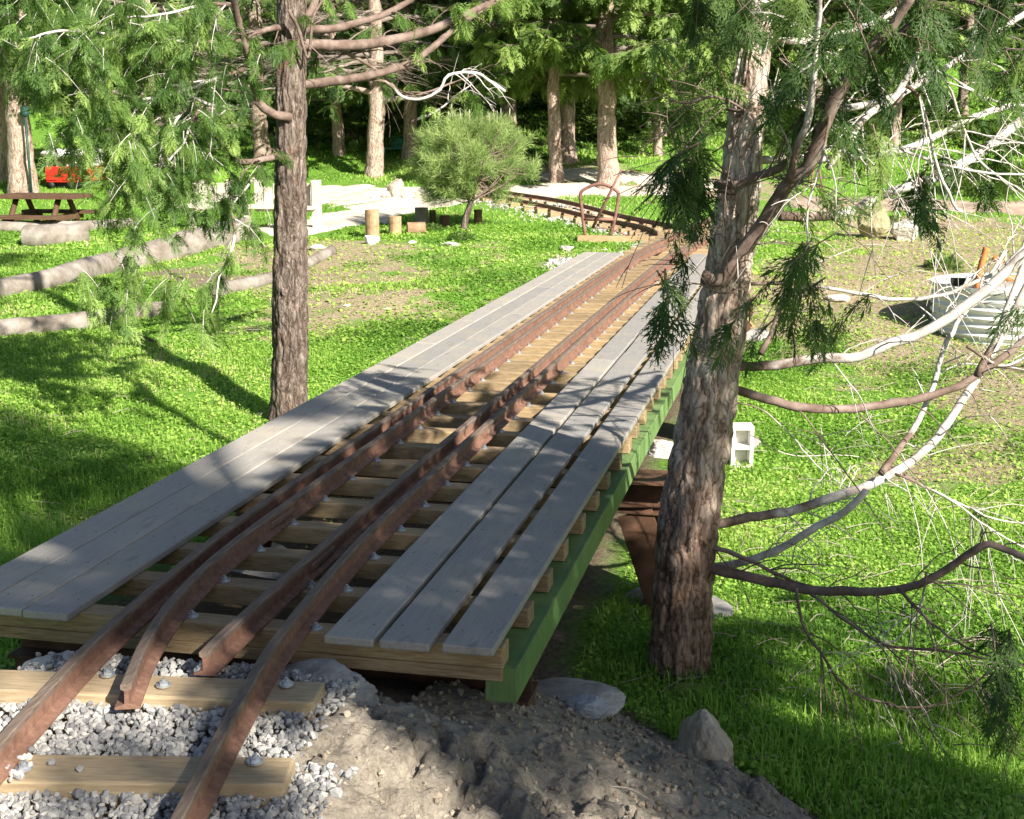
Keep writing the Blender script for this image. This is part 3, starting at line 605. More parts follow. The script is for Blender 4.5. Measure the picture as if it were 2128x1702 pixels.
def bent(y, wcap=.24, capx=(-1.78, .44), depth=None):
    """a trestle support: cap beam and two splayed legs"""
    b = MB(); x0, x1 = capx; h = .15
    for z in (ZB-.007, ZB-h+.007): b.box(((x0+x1)/2, y, z), (x1-x0, wcap, .012))
    b.box(((x0+x1)/2, y, ZB-h/2), (x1-x0-.01, .012, h-.026)); b.obj('cap_beam', 'brownsteel', bridge, bevel=.002, smooth=False)
    for s, xt in ((1, x1-.22), (-1, x0+.22)):
        xb = xt+s*.16; gb = g1(xb, y)+.02; top = np.array([xt, y, ZB-h+.004]); bot = np.array([xb, y, gb]); d = bot-top; L = np.linalg.norm(d); d /= L
        ux = np.cross([0, 1, 0], d); Rm = np.stack([ux, [0, 1, 0], d], 1); m = MB()
        for q in (-.10, .10): m.box(top+d*L/2+Rm[:, 0]*0+np.array([0, q, 0]), (.16, .014, L), Rm)
        m.box(top+d*L/2, (.014, .186, L-.02), Rm); m.obj('trestle_leg', 'brownsteel', bridge, bevel=.002, smooth=False)
        br = MB(); br.box(top+d*L/2+np.array([s*.05, .17, 0]), (.085, .085, L*.98), Rm); br.obj('timber_brace', 'tie', bridge, bevel=.004, smooth=False)
        f = MB(); a = np.linspace(0, 2*math.pi, 22, endpoint=False); r = .30*(1+.12*np.sin(a*3+y)); lo = np.stack([xb+r*np.cos(a), y+.05+r*.9*np.sin(a), np.full(22, gb-.25)], -1); hi = lo*1; hi[:, 2] = gb+.015; hi[:, :2] = (hi[:, :2]-[xb, y+.05])*.88+[xb, y+.05]
        jj = np.arange(22); V = np.vstack([lo, hi, [[xb, y+.05, gb+.02]]]); f.add(V, Q=np.stack([jj, (jj+1) % 22, 22+(jj+1) % 22, 22+jj], -1), T=np.stack([22+jj, 22+(jj+1) % 22, 0*jj+44], -1)); f.obj('footing', 'concrete', bridge)
bent(2.62); bent(6.0); bent(9.2)
m = MB()
for z in (ZB-.007, ZB-.12+.007): m.box((-.66, .42, z), (1.7, .16, .012))
m.box((-.66, .42, ZB-.06), (1.69, .012, .10)); m.obj('cap_beam', 'brownsteel', bridge, bevel=.002, smooth=False)
for x in (.13, -1.45):
    gzv = g1(x, .42)-.2; MB().box((x, .42, (ZB-.12+gzv)/2), (.11, .10, abs(ZB-.12-gzv))).obj('trestle_leg', 'brownsteel', bridge, bevel=.004, smooth=False)
MB().box((-.66, 11.75, -.28), (1.9, .22, .34)).obj('abutment', 'concrete', bridge, bevel=.01, smooth=False)
# ------------------------------------------------------------------ curved siding and far ballast
side_c = [(-.66, 13.5), (-.78, 14.4), (-1.15, 15.6), (-2.05, 17.0), (-3.2, 18.3), (-4.7, 19.6), (-5.6, 20.2)]
siding = thing('railway_track', 'dark curved siding track sweeping left through the grass behind the hoop shaped switch stand', 'railway track', (0, 0, 0))
def gzoff(pl, dz_): return [(x, y, max(g1(x, y)+dz_, TOPT-.02 if y < 18 else -9)) for x, y in pl]
rail('rail', gzoff(offset(side_c, .24), .075), siding, 130); rail('rail', gzoff(offset(side_c, -.24)[1:], .075), siding, 130)
cs = spline(np.array([(*q, 0) for q in side_c]), 400)[:, :2]; Ls = np.r_[0, np.cumsum(np.linalg.norm(np.diff(cs, axis=0), axis=1))]
k = 0; s_ = 1.3
while s_ < 8.2:
    q = np.array([np.interp(s_, Ls, cs[:, 0]), np.interp(s_, Ls, cs[:, 1])]); q2 = np.array([np.interp(s_+.05, Ls, cs[:, 0]), np.interp(s_+.05, Ls, cs[:, 1])]); an = math.atan2(*(q2-q)[::-1])+math.pi/2
    sl = MB().box((0, 0, -.045), (.92, .10, .09)).obj('sleeper', 'tie', siding, bevel=.004, smooth=False); sl.location = (*q, max(g1(*q)+.073, TOPT-.022 if q[1] < 18 else -9)); sl.rotation_euler = (0, 0, an); s_ += .40
t = rng.uniform(.0, 1, 15000); c = cs[(t*399).astype(int)]; pts = c+rng.normal(0, .25, (15000, 2))
n2 = 5500; y = rng.uniform(11.5, 17.5, n2); x = np.interp(y, [q[1] for q in A_], [q[0] for q in A_])+.24+rng.normal(0, .3, n2)-.4*np.exp(-((y-12.6)/.8)**2)
pts = np.vstack([pts, np.stack([x, y], -1)]); 
n3 = 900; pts = np.vstack([pts, np.stack([rng.uniform(-2.1, -.9, n3), 12.35+rng.normal(0, .22, n3)], -1)])
gravel('gravel', np.column_stack([pts, gz(pts[:, 0], pts[:, 1])+rng.uniform(-.004, .018, len(pts))]), .020, 'ballast', 'white crushed ballast around the far track and its curved siding')
# ------------------------------------------------------------------ switch stand
ps = G(1205, 503); bl = 1.15
st = thing('switch_stand', 'rusty hoop shaped switch stand with leaning lever on a long timber', 'switch stand', tuple(ps), R(1))
s0 = MB().box((.70, 0, .045), (1.45, .13, .09)).obj('timber_base', 'tie', st, bevel=.005, smooth=False)
sc_ = mpp(hdist(ps))
def hp(px, py): return ((px-1207)*sc_*1.0, 0, .09+(495-py)*sc_*1.03)
hoop = [hp(1218, 495), hp(1214, 470), hp(1210, 440), hp(1207, 415), hp(1215, 404), hp(1240, 394), hp(1258, 395), hp(1278, 404), hp(1286, 414), hp(1283, 440), hp(1277, 470), hp(1271, 494)]
m = MB(); tube(m, spline(hoop, 60), .024, 6); m.obj('hoop', 'redrust', st)
m = MB(); tube(m, [hp(1213, 463), hp(1278, 463)], .021, 6); m.obj('crossbar', 'redrust', st)
m = MB(); tube(m, [np.array(hp(1234, 480))+[0, -.03, 0], np.array(hp(1270, 408))+[0, -.03, 0], np.array(hp(1291, 365))+[0, -.03, 0]], [.023, .02, .013], 6); m.obj('lever', 'redrust', st)
m = MB(); tube(m, spline([np.array(hp(1234, 480))+[0, -.02, 0], hp(1268, 482), hp(1310, 495), hp(1350, 499)], 20), .009, 5); m.obj('throw_rod', 'redrust', st)
# far red trestle frame
pf = G(1697, 392)
fr = thing('switch_stand', 'small red iron frame standing at the far bend, right of the pale trunk', 'switch stand', tuple(pf)); s2 = mpp(hdist(pf))
for a, b in (((-12, 0), (-8, 40)), ((12, 0), (3, 42)), ((0, 0), (-2, 38)), ((-12, 2), (14, 4))):
    m = MB(); tube(m, [(a[0]*s2, 0, a[1]*s2), (b[0]*s2, .1, b[1]*s2)], 2.0*s2, 5); m.obj('strut', 'redrust', fr)
# ------------------------------------------------------------------ bank details
p = np.array([.30, .52, 0]); 
rock('rock', (.30, .66, g1(.3, .66)+.02), (.15, .10, .08), 'rockblue', 'small blue grey rock on the dirt under the end of the right walkway', seed=4, sink=.2)
rk = G(1462, 1590); rock('rock', (rk[0], rk[1]+.03, g1(rk[0], rk[1])-.01), (.27, .22, .26), 'rock', 'large tan rock with blue white streaks at the edge of the dirt bank', seed=33, rz=1.2, sink=.22, cuts=16)
rock('rock', (-.27, -.10, -.17), (.30, .24, .17), 'concrete', 'grey lump of broken concrete beside the nearest sleeper under the walkway corner', 'concrete lump', seed=8, sink=.1)
rock('rock', (-1.06, -.12, -.15), (.16, .24, .10), 'rockwhite', 'flat pale rock left of the outer rail below the left walkway', seed=3, rz=.6, sink=.2)
rk = G(1140, 1420); rock('rock', (.24, .80, g1(.24, .80)+.02), (.34, .28, .09), 'concrete', 'rounded concrete footing slab showing through the bank edge', 'concrete footing', seed=9, sink=.35)
rk = G(1385, 945); rock('rock', tuple(rk), (.34, .28, .14), 'rockwhite', 'white rock in the grass beside the middle bridge support', seed=15, sink=.25)
rk = G(1430, 1440); rock('rock', tuple(rk), (.22, .12, .06), 'rockdark', 'small mossy stone at the foot of the big leaning trunk', seed=19, sink=.3)
pb = G(1538, 968); s2 = mpp(hdist(pb))
blk = thing('concrete_block', 'white hollow concrete block standing on end in the grass behind the big trunk', 'block', (pb[0], pb[1], pb[2]-.01), YAW)
m = MB(); w_, h_, d_ = .145, .29, .13
m.box((-w_/2+.012, 0, h_/2), (.024, d_, h_)); m.box((w_/2-.012, 0, h_/2), (.024, d_, h_))
for z in (.014, h_/2, h_-.014): m.box((0, 0, z), (w_-.05, d_-.002, .026))
m.box((0, .045, h_/2), (w_-.05, .02, h_-.03)); m.obj('shell', 'whiteblock', blk, bevel=.003, smooth=False)
# boulder and stones
bp = G(1815, 496); rock('boulder', tuple(bp), (.46, .42, .46), 'rockdark', 'olive coloured boulder sitting on the grass right of the far track', 'boulder', seed=22, sink=.06, rz=.5)
bp2 = G(1880, 500); rock('boulder', tuple(bp2), (.5, .35, .34), 'rockwhite', 'low white rock beside the olive boulder', 'boulder', seed=27, sink=.15)
for i_, (px, py, sz, lb) in enumerate(((802, 413, .22, 'small pale stone, leftmost of the row lining the path'), (823, 411, .34, 'tallest upright tan stone of the row lining the path'), (846, 414, .24, 'rounded stone between the tall stone and the bushy pine'), (868, 415, .22, 'stone at the right end of the row, touching the bushy pine'), (783, 414, .2, 'flat outlying stone left of the row along the path'))):
    q = G(px, py); rock('stone', tuple(q), (sz, sz*.8, sz*(1.15 if i_ == 1 else .75)), 'rock' if i_ % 2 else 'rockwhite', lb, 'stone', seed=40+i_, sink=.15, group='stones lining the path')
for i_, (px, py, sz, lb) in enumerate(((938, 512, .26, 'long white slab lying in the grass right of the log blocks'), (857, 505, .14, 'small white stone in the grass near the log blocks'), (1180, 520, .3, 'flat pale rock by the switch timber'), (720, 637, .1, 'little white stone on the slope right of the slim trunk'), (806, 643, .09, 'second little white stone further right on the slope'), (1612, 1020, .07, 'small pale stone right of the white block'), (1745, 625, .3, 'flat white rock in dry grass right of the big trunk'), (660, 520, .3, 'pale rock at the end of the thin log'))):
    q = G(px, py); rock('stone', tuple(q), (sz, sz*.6, sz*.3), 'rockwhite', lb, 'stone', seed=60+i_, sink=.2, rz=i_)
# cut logs by the track
def logblock(px0, px1, py0, py1, label, m='stump', tilt=0, lying=False, base=True):
    q = G((px0+px1)/2, py1); s2 = mpp(hdist(q)); r = (px1-px0)/2*s2; h = (py1-py0)*s2; mb = MB()
    if lying: path = np.array([[-r, 0, r*.75], [r, .1, r*.75]]); path = spline(path, 14); tube(mb, path, h/2, 18, .08, int(px0))
    else: path = spline([[0, 0, -.05], [tilt*.5, 0, h*.5], [tilt, 0, h]], 14); tube(mb, path, r, 20, .08, int(px0))
    o = mb.obj('log_post' if not lying else 'log_block', m, smooth=False); o.location = q; return tag(o, label, 'log', 'cut log blocks by the pale path')
logblock(760, 789, 437, 497, 'tall round cut log post with a pale foot, leftmost by the path')
rock('concrete_lump', tuple(G(772, 508)), (.26, .22, .17), 'whiteblock', 'rough white concrete lump at the foot of the tall log post', 'concrete lump', seed=77, sink=.2)
logblock(808, 835, 450, 488, 'short dark round log block next to the tall post')
logblock(846, 880, 462, 488, 'squat split log block with a pale front', lying=True)
logblock(862, 890, 432, 470, 'grey upright log block behind the squat one', m='log')
logblock(893, 906, 437, 470, 'slim dark post in the middle of the log blocks', m='darkwood')
logblock(915, 935, 448, 470, 'small blackened stump left of the bushy pine', m='darkwood')
logblock(985, 1002, 436, 465, 'short stump right of the trunk of the bushy pine', m='darkwood')
# fallen logs
def fallen(pts, w0, w1, label, seed, m='log', lift=.5):
    Q = [G(px, py) for px, py in pts]; hd0, hd1 = hdist(Q[0]), hdist(Q[-1]); r0, r1 = w0*.58*mpp(hd0), w1*.58*mpp(hd1); n = 70
    c = spline(np.array(Q), n); r = np.linspace(r0, r1, n); c[:, 2] = np.maximum(c[:, 2], gz(c[:, 0], c[:, 1]))+r*lift
    mb = MB(); tube(mb, c, r, 22, .10, seed, fis=(10, 1.5, .05)); o = mb.obj('fallen_log', m, attrs=TR); recenter(o, c[0]); return tag(o, label, 'log', 'bare logs lying on the left slope')
fallen([(-120, 650), (0, 618), (120, 595), (250, 563), (380, 530), (508, 500)], 40, 56, 'thick barkless log with a sawn end lying behind the green branch tips', 3)
fallen([(-120, 705), (0, 702), (100, 692), (200, 678), (345, 655)], 48, 34, 'curved pale log lying nearest across the left slope', 4)
fallen([(430, 622), (500, 604), (560, 588), (630, 560), (690, 528)], 28, 20, 'thin pale log running behind the slim left trunk', 5)
fallen([(-60, 478), (40, 480), (150, 478), (290, 470)], 22, 20, 'straight reddish log behind the dark picnic table', 6)
fallen([(280, 700), (330, 720)], 10, 8, 'short dark broken stick below the curved log', 8, 'darkwood')
fallen([(55, 508), (110, 506), (180, 500)], 44, 44, 'short fat log lying in grass left of the slope', 9)
# ------------------------------------------------------------------ benches, table, lamp, trolley, tank
q = G(515, 483); s2 = mpp(hdist(q)); bench = thing('board_bench', 'weathered pale bench with a tall back of upright boards behind the slim trunk', 'bench', tuple(q), R(2))
for k, x in enumerate(np.linspace(-140, 128, 14)):
    if k in (5, 6): continue
    h = (58+8*math.sin(k*2.1))*s2; MB().box((x*s2, .42, 40*s2+h/2), (18*s2, .035, h)).obj('back_board', 'oldboard', bench, bevel=.003, smooth=False)
MB().box((-40*s2, .15, 52*s2), (225*s2, .32, .05)).obj('seat', 'oldboard', bench, bevel=.004, smooth=False)
MB().box((70*s2, .2, 50*s2), (130*s2, .30, .045)).obj('seat', 'oldboard', bench, bevel=.004, smooth=False)
for x in (-130, -45, -8, 60, 100): MB().box((x*s2, .15, 25*s2), (11*s2, .10, 50*s2)).obj('leg', 'oldboard', bench, bevel=.003, smooth=False)
MB().box((134*s2, .35, 52*s2), (16*s2, .12, 108*s2)).obj('post', 'oldboard', bench, bevel=.004, smooth=False)
MB().box((75*s2, .40, 27*s2), (60*s2, .04, 40*s2)).obj('panel', 'lampgreen', bench, smooth=False)
q = G(60, 478); s2 = mpp(hdist(q)); tb = thing('picnic_table', 'dark brown picnic table in shade at the left edge behind the logs', 'table', tuple(q), R(3))
MB().box((0, .5, 66*s2), (175*s2, .7, .06)).obj('table_top', 'darkwood', tb, bevel=.004, smooth=False)
MB().box((-10*s2, -.02, 26*s2), (165*s2, .26, .05)).obj('seat', 'darkwood', tb, bevel=.004, smooth=False)
MB().box((0, 1.0, 30*s2), (165*s2, .26, .05)).obj('seat', 'darkwood', tb, bevel=.004, smooth=False)
for x in (-50, 45):
    for sg in (-1, 1):
        m = MB(); tube(m, [(x*s2, .5+sg*.45, 0), (x*s2, .5+sg*.15, 64*s2)], .05, 4); m.obj('leg', 'darkwood', tb)
    MB().box((x*s2, .5, 23*s2), (.05, 1.1, .09)).obj('crosspiece', 'darkwood', tb, smooth=False)
q = G(66, 407); s2 = mpp(hdist(q)); lp = thing('lamp_post', 'thin dark green lamp post beside the leftmost trunks', 'lamp post', tuple(q))
m = MB(); tube(m, [(0, 0, 0), (-2*s2, 0, 160*s2)], 2.6*s2, 8); m.obj('pole', 'lampgreen', lp)
m = MB(); tube(m, [(0, 0, 0), (0, 0, 7*s2)], [9*s2, 5*s2], 10); m.obj('base_plate', 'lampgreen', lp)
m = MB(); tube(m, spline([(-2*s2, 0, 158*s2), (-2*s2, 0, 164*s2), (-2*s2, 0, 178*s2), (-2*s2, 0, 182*s2)], 9), np.array([2, 7, 9, 9, 9, 8, 9, 6, 1])*s2, 10); m.obj('lamp_head', 'lampgreen', lp)
q = G(134, 390); s2 = mpp(hdist(q)); tr = thing('rail_car', 'small red and white rail car parked among the trees at far left', 'rail car', tuple(q), R(6))
MB().box((0, .5, 27*s2), (62*s2, 1.3, 32*s2)).obj('body', 'red', tr, bevel=.02, smooth=False)
m = MB()
for x in (-31, -10, 11, 31): m.box((x*s2, .5, 55*s2), (4*s2, 1.1, 26*s2))
m.obj('window_frame', 'paint', tr, smooth=False)
MB().box((0, .5, 54*s2), (58*s2, 1.0, 20*s2)).obj('window', 'glass', tr, smooth=False)
m = MB(); tube(m, [(0, -.2, 66*s2), (0, 1.2, 66*s2)], [36*s2]*2, 20); o = m.obj('roof', 'paint', tr); o.scale = (1, 1, .28); o.location = (0, 0, 50*s2)
for x in (-18, 18): MB().box((x*s2, -.16, 27*s2), (24*s2, .02, 22*s2)).obj('door', 'red', tr, bevel=.005, smooth=False)
MB().box((0, .5, 6*s2), (60*s2, 1.1, 10*s2)).obj('chassis', 'black', tr, smooth=False)
for x in (-20, 20):
    m = MB(); tube(m, [(x*s2, -.16, 6*s2), (x*s2, -.08, 6*s2)], 6*s2, 14); m.obj('wheel', 'black', tr)
q = G(818, 322); s2 = mpp(hdist(q)); gb = thing('park_bench', 'teal green slatted park bench in the shade between two trunks', 'bench', tuple(q), R(-8))
for k in range(4): MB().box((0, .35+.02*k, (17+k*6)*s2), (46*s2, .03, 4.6*s2)).obj('back_slat', 'teal', gb, smooth=False)
for k in range(3): MB().box((0, .02+.12*k, 13*s2), (46*s2, .10, .03)).obj('seat_slat', 'teal', gb, smooth=False)
for x in (-21, 21):
    MB().box((x*s2, .02, 6.5*s2), (.05, .05, 13*s2)).obj('leg', 'teal', gb, smooth=False); MB().box((x*s2, .38, 18*s2), (.05, .05, 36*s2)).obj('leg', 'teal', gb, smooth=False)
# galvanised tank
q = G(2075, 716); s2 = mpp(hdist(q)); tr_ = .78; tc = (q[0]+.25, q[1]+tr_*.85, q[2]-.03)
tank = thing('water_tank', 'round corrugated galvanised tank at the right edge of the grass', 'tank', tc)
hh = 118*s2; zz_ = np.linspace(0, hh, 110); pth = np.stack([0*zz_, 0*zz_, zz_], -1); m = MB(); tube(m, pth, tr_+.016*np.sin(zz_/hh*2*math.pi*6.5), 64, cap=False); m.obj('wall', 'galv', tank)
m = MB(); tube(m, [(0, 0, hh-.015), (0, 0, hh+.02)], tr_+.03, 64); m.obj('lid', 'galv', tank, smooth=False)
q2 = np.array([-.25, -.45, hh+.05]); 
MB().box((.2, -.55, hh+.065), (1.5, .12, .09), rotz(R(-3))).obj('timber_beam', 'paint', tank, bevel=.004, smooth=False)
MB().box((-.60, -.40, hh+.05), (.13, .10, .07)).obj('hatch_box', 'black', tank, bevel=.004, smooth=False)
m = MB(); tube(m, spline([(-.46, -.62, hh+.02), (-.44, -.6, hh+.2), (-.40, -.58, hh+.38)], 14), .028, 8, .1); m.obj('rusty_pipe', 'orange', tank)
m = MB(); tube(m, spline([(-.30, -.62, hh+.10), (-.26, -.60, hh+.22), (-.34, -.58, hh+.30)], 12), .035, 6, .1); m.box((-.22, -.63, hh+.12), (.2, .05, .05)); m.obj('bracket', 'orange', tank)
# ------------------------------------------------------------------ foliage pieces
def diamonds(A, B, wd, nrm):
    """quads from A to B with half width wd*len"""
    D = B-A; L = np.linalg.norm(D, axis=1)[:, None]; S = np.cross(D, nrm); S /= np.linalg.norm(S, axis=1)[:, None]+1e-9; C = A+D*.55
    V = np.stack([A, C+S*L*wd, B, C-S*L*wd], 1).reshape(-1, 3); return V
def spray_template(seed, nside=9, nleaf=6, wd=.16, droop=.25, fine=True):
    r = np.random.default_rng(seed); A = []; B = []
    def f(t): return np.array([t, .04*math.sin(3*t), -droop*t*t])
    A.append(f(0)); B.append(f(.5)); A.append(f(.5)); B.append(f(1.0))
    for i in range(nside*2):
        t = (i+.6)/(nside*2)*.95; sg = 1 if i % 2 else -1; p0 = f(t); L = (.42*(1-t)**.7+.10)*r.uniform(.75, 1.15); an = sg*R(r.uniform(32, 52))
        d = np.array([math.cos(an), math.sin(an), -.22+r.uniform(-.25, .15)]); d /= np.linalg.norm(d); d2 = d+np.array([.25, 0, -.25]); d2 /= np.linalg.norm(d2)
        pm = p0+d*L*.5; pe = pm+d2*L*.5; A.append(p0); B.append(pm); A.append(pm); B.append(pe)
        if fine:
            for j in range(nleaf):
                u = (j+.8)/nleaf; q = p0+(pm-p0)*min(1, u*2)+(pe-pm)*max(0, u*2-1); s2_ = 1 if j % 2 else -1
                a2 = an+s2_*R(r.uniform(25, 45)); l2 = L*.38*(1.05-u*.6)*r.uniform(.8, 1.2); e = np.array([math.cos(a2), math.sin(a2), -.35+r.uniform(-.2, .2)]); A.append(q); B.append(q+e*l2)
    A = np.array(A); B = np.array(B); return diamonds(A, B, wd, np.array([0, 0, 1.0])+r.normal(0, .25, A.shape))
SPF = [spray_template(s, 9, 6, .088) for s in range(4)]          # fine
SPM = [spray_template(s+10, 6, 4, .14) for s in range(4)]        # medium
SPC = [spray_template(s+20, 6, 3, .20) for s in range(4)]        # far
def put_sprays(mb, tmpl, pos, dirs, size, rng, tint=None, spread=.35):
    n = len(pos); pos = np.asarray(pos); dirs = np.asarray(dirs, float)+rng.normal(0, spread, (n, 3)); dirs /= np.linalg.norm(dirs, axis=1)[:, None]+1e-9
    up = np.array([0, 0, 1.0])+rng.normal(0, .45, (n, 3)); Yv = np.cross(up, dirs); Yv /= np.linalg.norm(Yv, axis=1)[:, None]+1e-9; Zv = np.cross(dirs, Yv)
    Rm = np.stack([dirs, Yv, Zv], -1); s = np.broadcast_to(size, (n,))*rng.uniform(.65, 1.25, n); w = rng.integers(0, len(tmpl), n)
    tt = rng.random(n) if tint is None else np.clip(tint+rng.normal(0, .18, n), 0, 1)
    for k, T in enumerate(tmpl):
        m = w == k
        if not m.any(): continue
        V = np.einsum('nij,kj->nki', Rm[m]*s[m][:, None, None], T)+pos[m][:, None]; nv = V.shape[0]*V.shape[1]
        mb.add(V.reshape(-1, 3), Q=np.arange(nv).reshape(-1, 4), rnd=np.clip(np.repeat(tt[m], len(T))+rng.normal(0, .07, nv), 0, 1))
def limb_path(p0, az, L, rise, droop, r, n=14, wob=.06):
    t = np.linspace(0, 1, n); d = np.array([math.cos(az), math.sin(az), 0]); s = np.array([-d[1], d[0], 0])
    z = L*(rise*t-droop*t**2+.35*droop*t**4); ws = np.cumsum(r.normal(0, wob*L/n*1.6, n)); return p0+d*(L*t)[:, None]+s*ws[:, None]+np.array([0, 0, 1.0])*(z+np.cumsum(r.normal(0, wob*L/n, n)))[:, None]
def gen_tree(seed, h=9.0, r0=.18, cs=1.9, cr=2.6, nl=34, dens=1.0, tmpl=SPC, ss=.34, mf='cedar', mbk='bark3', bare=.0, lean=(0, 0), hang=.8, sides=16, trunk_rings=70, top_taper=1.0):
    r = np.random.default_rng(seed); tz = np.linspace(-.15, h, trunk_rings); wob = np.cumsum(r.normal(0, .012, (trunk_rings, 2)), axis=0)*r0*6
    path = np.column_stack([lean[0]*tz/h+wob[:, 0], lean[1]*tz/h+wob[:, 1], tz]); rad = r0*(1-tz/h*.86)*(1+.28*np.exp(-np.maximum(tz, 0)/(r0*1.3)))
    T = MB(); tube(T, path, rad, sides, .09, seed, fis=(14, 2.2, .09)); L_ = MB(); F = MB()
    for k in range(nl):
        f = (k+r.random())/nl; z = cs+(h-cs)*f**1.15*.97; i = min(int((z+.15)/(h+.15)*(trunk_rings-1)), trunk_rings-1); Lk = cr*(1-.75*f)*r.uniform(.6, 1.15)
        az = k*2.4+r.uniform(-.6, .6); pth = limb_path(path[i], az, Lk, r.uniform(.0, .35), r.uniform(.15, .5), r); rr = np.linspace(min(rad[i]*.42, .012+.016*Lk), .004, len(pth)); tube(L_, pth, rr, 6, rnd=.5)
        nsub = int(5+Lk*4); isb = r.random() < bare
        for q in range(nsub):
            t = r.uniform(.2, 1); j = int(t*(len(pth)-1)); a2 = az+r.choice([-1, 1])*r.uniform(.5, 1.2); l2 = Lk*.32*(1.15-t)*r.uniform(.6, 1.4)+.12
            sp = limb_path(pth[j], a2, l2, r.uniform(-.1, .3), r.uniform(.1, .6), r, 7, .1); tube(L_, sp, np.linspace(.007, .002, 7), 3, cap=False)
            if isb:
                for _ in range(3):
                    sp2 = limb_path(sp[r.integers(1, 6)], a2+r.normal(0, 1), l2*.6, r.uniform(-.4, .4), .2, r, 5, .15); tube(L_, sp2, np.linspace(.004, .0015, 5), 3, cap=False)
            else:
                m = max(2, int(dens*(3+l2*7))); tt = r.uniform(.15, 1, m)*(6); ii = tt.astype(int); pp = sp[ii]+(sp[np.minimum(ii+1, 6)]-sp[ii])*(tt-ii)[:, None]
                dr = np.tile([math.cos(a2)*.5, math.sin(a2)*.5, -hang], (m, 1)); put_sprays(F, tmpl, pp, dr, ss, r, tint=r.uniform(.2, .8), spread=.45)
    if not F.v: put_sprays(F, tmpl, [path[-1]], [(0, 0, 1)], ss, r)
    tm = T.mesh('trunk', attrs=TR); tm.materials.append(M[mbk]); lm = L_.mesh('limbs', attrs=TR); lm.materials.append(M['limbfar']); fm = F.mesh('crown', smooth=False); fm.materials.append(M[mf]); return tm, lm, fm
def plant_tree(data, loc, label, rz=0, s=1.0, group='trees on the slope behind the track', name='cedar_tree', sz=None):
    t = thing(name, label, 'tree', tuple(loc), rz, group); t.scale = (s, s, sz or s)
    for nm, me_ in zip(('trunk', 'limbs', 'crown'), data): link(nm, me_, t)
    return t
TA = gen_tree(101, 8.5, .19, 2.0, 2.9, 52, 1.7, mf='cedaryellow', ss=.36)
TB = gen_tree(102, 10, .17, 2.2, 2.6, 50, 1.2, mf='cedar', ss=.36, bare=.35)
TC = gen_tree(103, 9, .13, 2.0, 2.1, 40, 1.6, mf='cedaryellow', ss=.32)
TD = gen_tree(104, 9.5, .16, 1.5, 2.8, 64, .7, mf='cedar', bare=.7, ss=.3)
def base(px, py): return G(px, py)
BG = [(TA, 1262, 393, 1.0, .3, 'thick pale trunked cedar with hanging yellow green foliage behind the hoop'),
 (TC, 1151, 381, 1.0, 1.2, 'dark slim trunk left of the thick pale cedar'), (TB, 1183, 333, 1.0, 2.2, 'trunk just behind and right of the dark slim one'),
 (TD, 778, 368, 1.05, .9, 'tall pinkish trunk with bare twiggy limbs left of the bushy pine'), (TD, 706, 322, .8, 2.9, 'dark shaded trunk between the slim near trunk and the pinkish one'),
 (TB, 853, 327, .85, 3.7, 'trunk beside the right end of the teal bench'), (TD, 545, 328, 1.05, 4.4, 'leaning pinkish trunk left of the slim near trunk'),
 (TC, 1369, 325, .75, 5.1, 'thin crooked trunk right of the thick pale cedar'), (TB, 45, 402, 1.35, .2, 'broad trunk beside the dark green lamp post'),
 (TA, 8, 376, 1.1, 1.9, 'pale leaning trunk cut by the left edge of the photo'), (TD, 335, 410, .8, 3.2, 'slim red trunk behind the hanging foliage on the left')]
for d, px, py, s, rz, lb in BG: plant_tree(d, base(px, py)-np.array([0, 0, .05]), lb, rz, s)
far_lb = 'one of many similar shaded cedars in the dark wood on the hillside'
fr_ = random.Random(5); k = 0
for row, (dist, nn) in enumerate(((33, 7), (38, 9), (44, 10), (51, 11))):
    for c in range(nn):
        a = (c+.5)/nn*1.15-.575+fr_.uniform(-.03, .03); d = dist+fr_.uniform(-2, 2); lat = math.tan(a)*d*.78
        if row == 0 and -2.6 < lat < 5.5 and False: continue
        pnt = CAM+HD*d+RT*lat; z = g1(pnt[0], pnt[1]); plant_tree((TB, TD, TA, TC)[(c+row) % 4] if row else (TD, TB, TC)[c % 3], (pnt[0], pnt[1], z-.1), far_lb, fr_.uniform(0, 6), fr_.uniform(.85, 1.25), group='shaded cedars in the wood on the hillside')
# undergrowth bushes
def gen_bush(seed, r=1.0, n=420, mf='cedar', ss=.3):
    q = np.random.default_rng(seed); F = MB(); d = q.normal(size=(n, 3)); d[:, 2] = np.abs(d[:, 2]); d /= np.linalg.norm(d, axis=1)[:, None]; rad = q.uniform(.45, 1, n)**.6*r*(.8+.4*vn(d*2+5, seed))
    put_sprays(F, SPC, d*rad[:, None]*[1, 1, .8], d+[0, 0, .3], ss, q, spread=.6); f = F.mesh('foliage', smooth=False); f.materials.append(M[mf])
    S = MB()
    for k in range(9): e = d[k]*r*.7; tube(S, spline([(0, 0, -.05), e*.5+[0, 0, .15], e], 7), np.linspace(.02, .006, 7), 5)
    s = S.mesh('stems'); s.materials.append(M['limbdark']); return f, s
BU = [gen_bush(1), gen_bush(2, mf='cedaryellow'), gen_bush(3, mf='cedarblue')]
def bush(k, loc, s, lb, group=None):
    t = thing('shrub', lb, 'shrub', tuple(loc), fr_.uniform(0, 6), group); t.scale = (s, s, s*.85)
    for nm, m_ in zip(('foliage', 'stems'), BU[k]): link(nm, m_, t)
for c in range(44):
    a = fr_.uniform(-.43, .43); d = fr_.uniform(29.5, 45); pnt = CAM+HD*d+RT*math.tan(a)*d; bush(c % 3 if c % 3 != 1 else 0, (pnt[0], pnt[1], g1(pnt[0], pnt[1])-.1), fr_.uniform(.8, 1.7), 'low dark shrub in the shaded undergrowth of the hillside', 'undergrowth shrubs on the hillside')
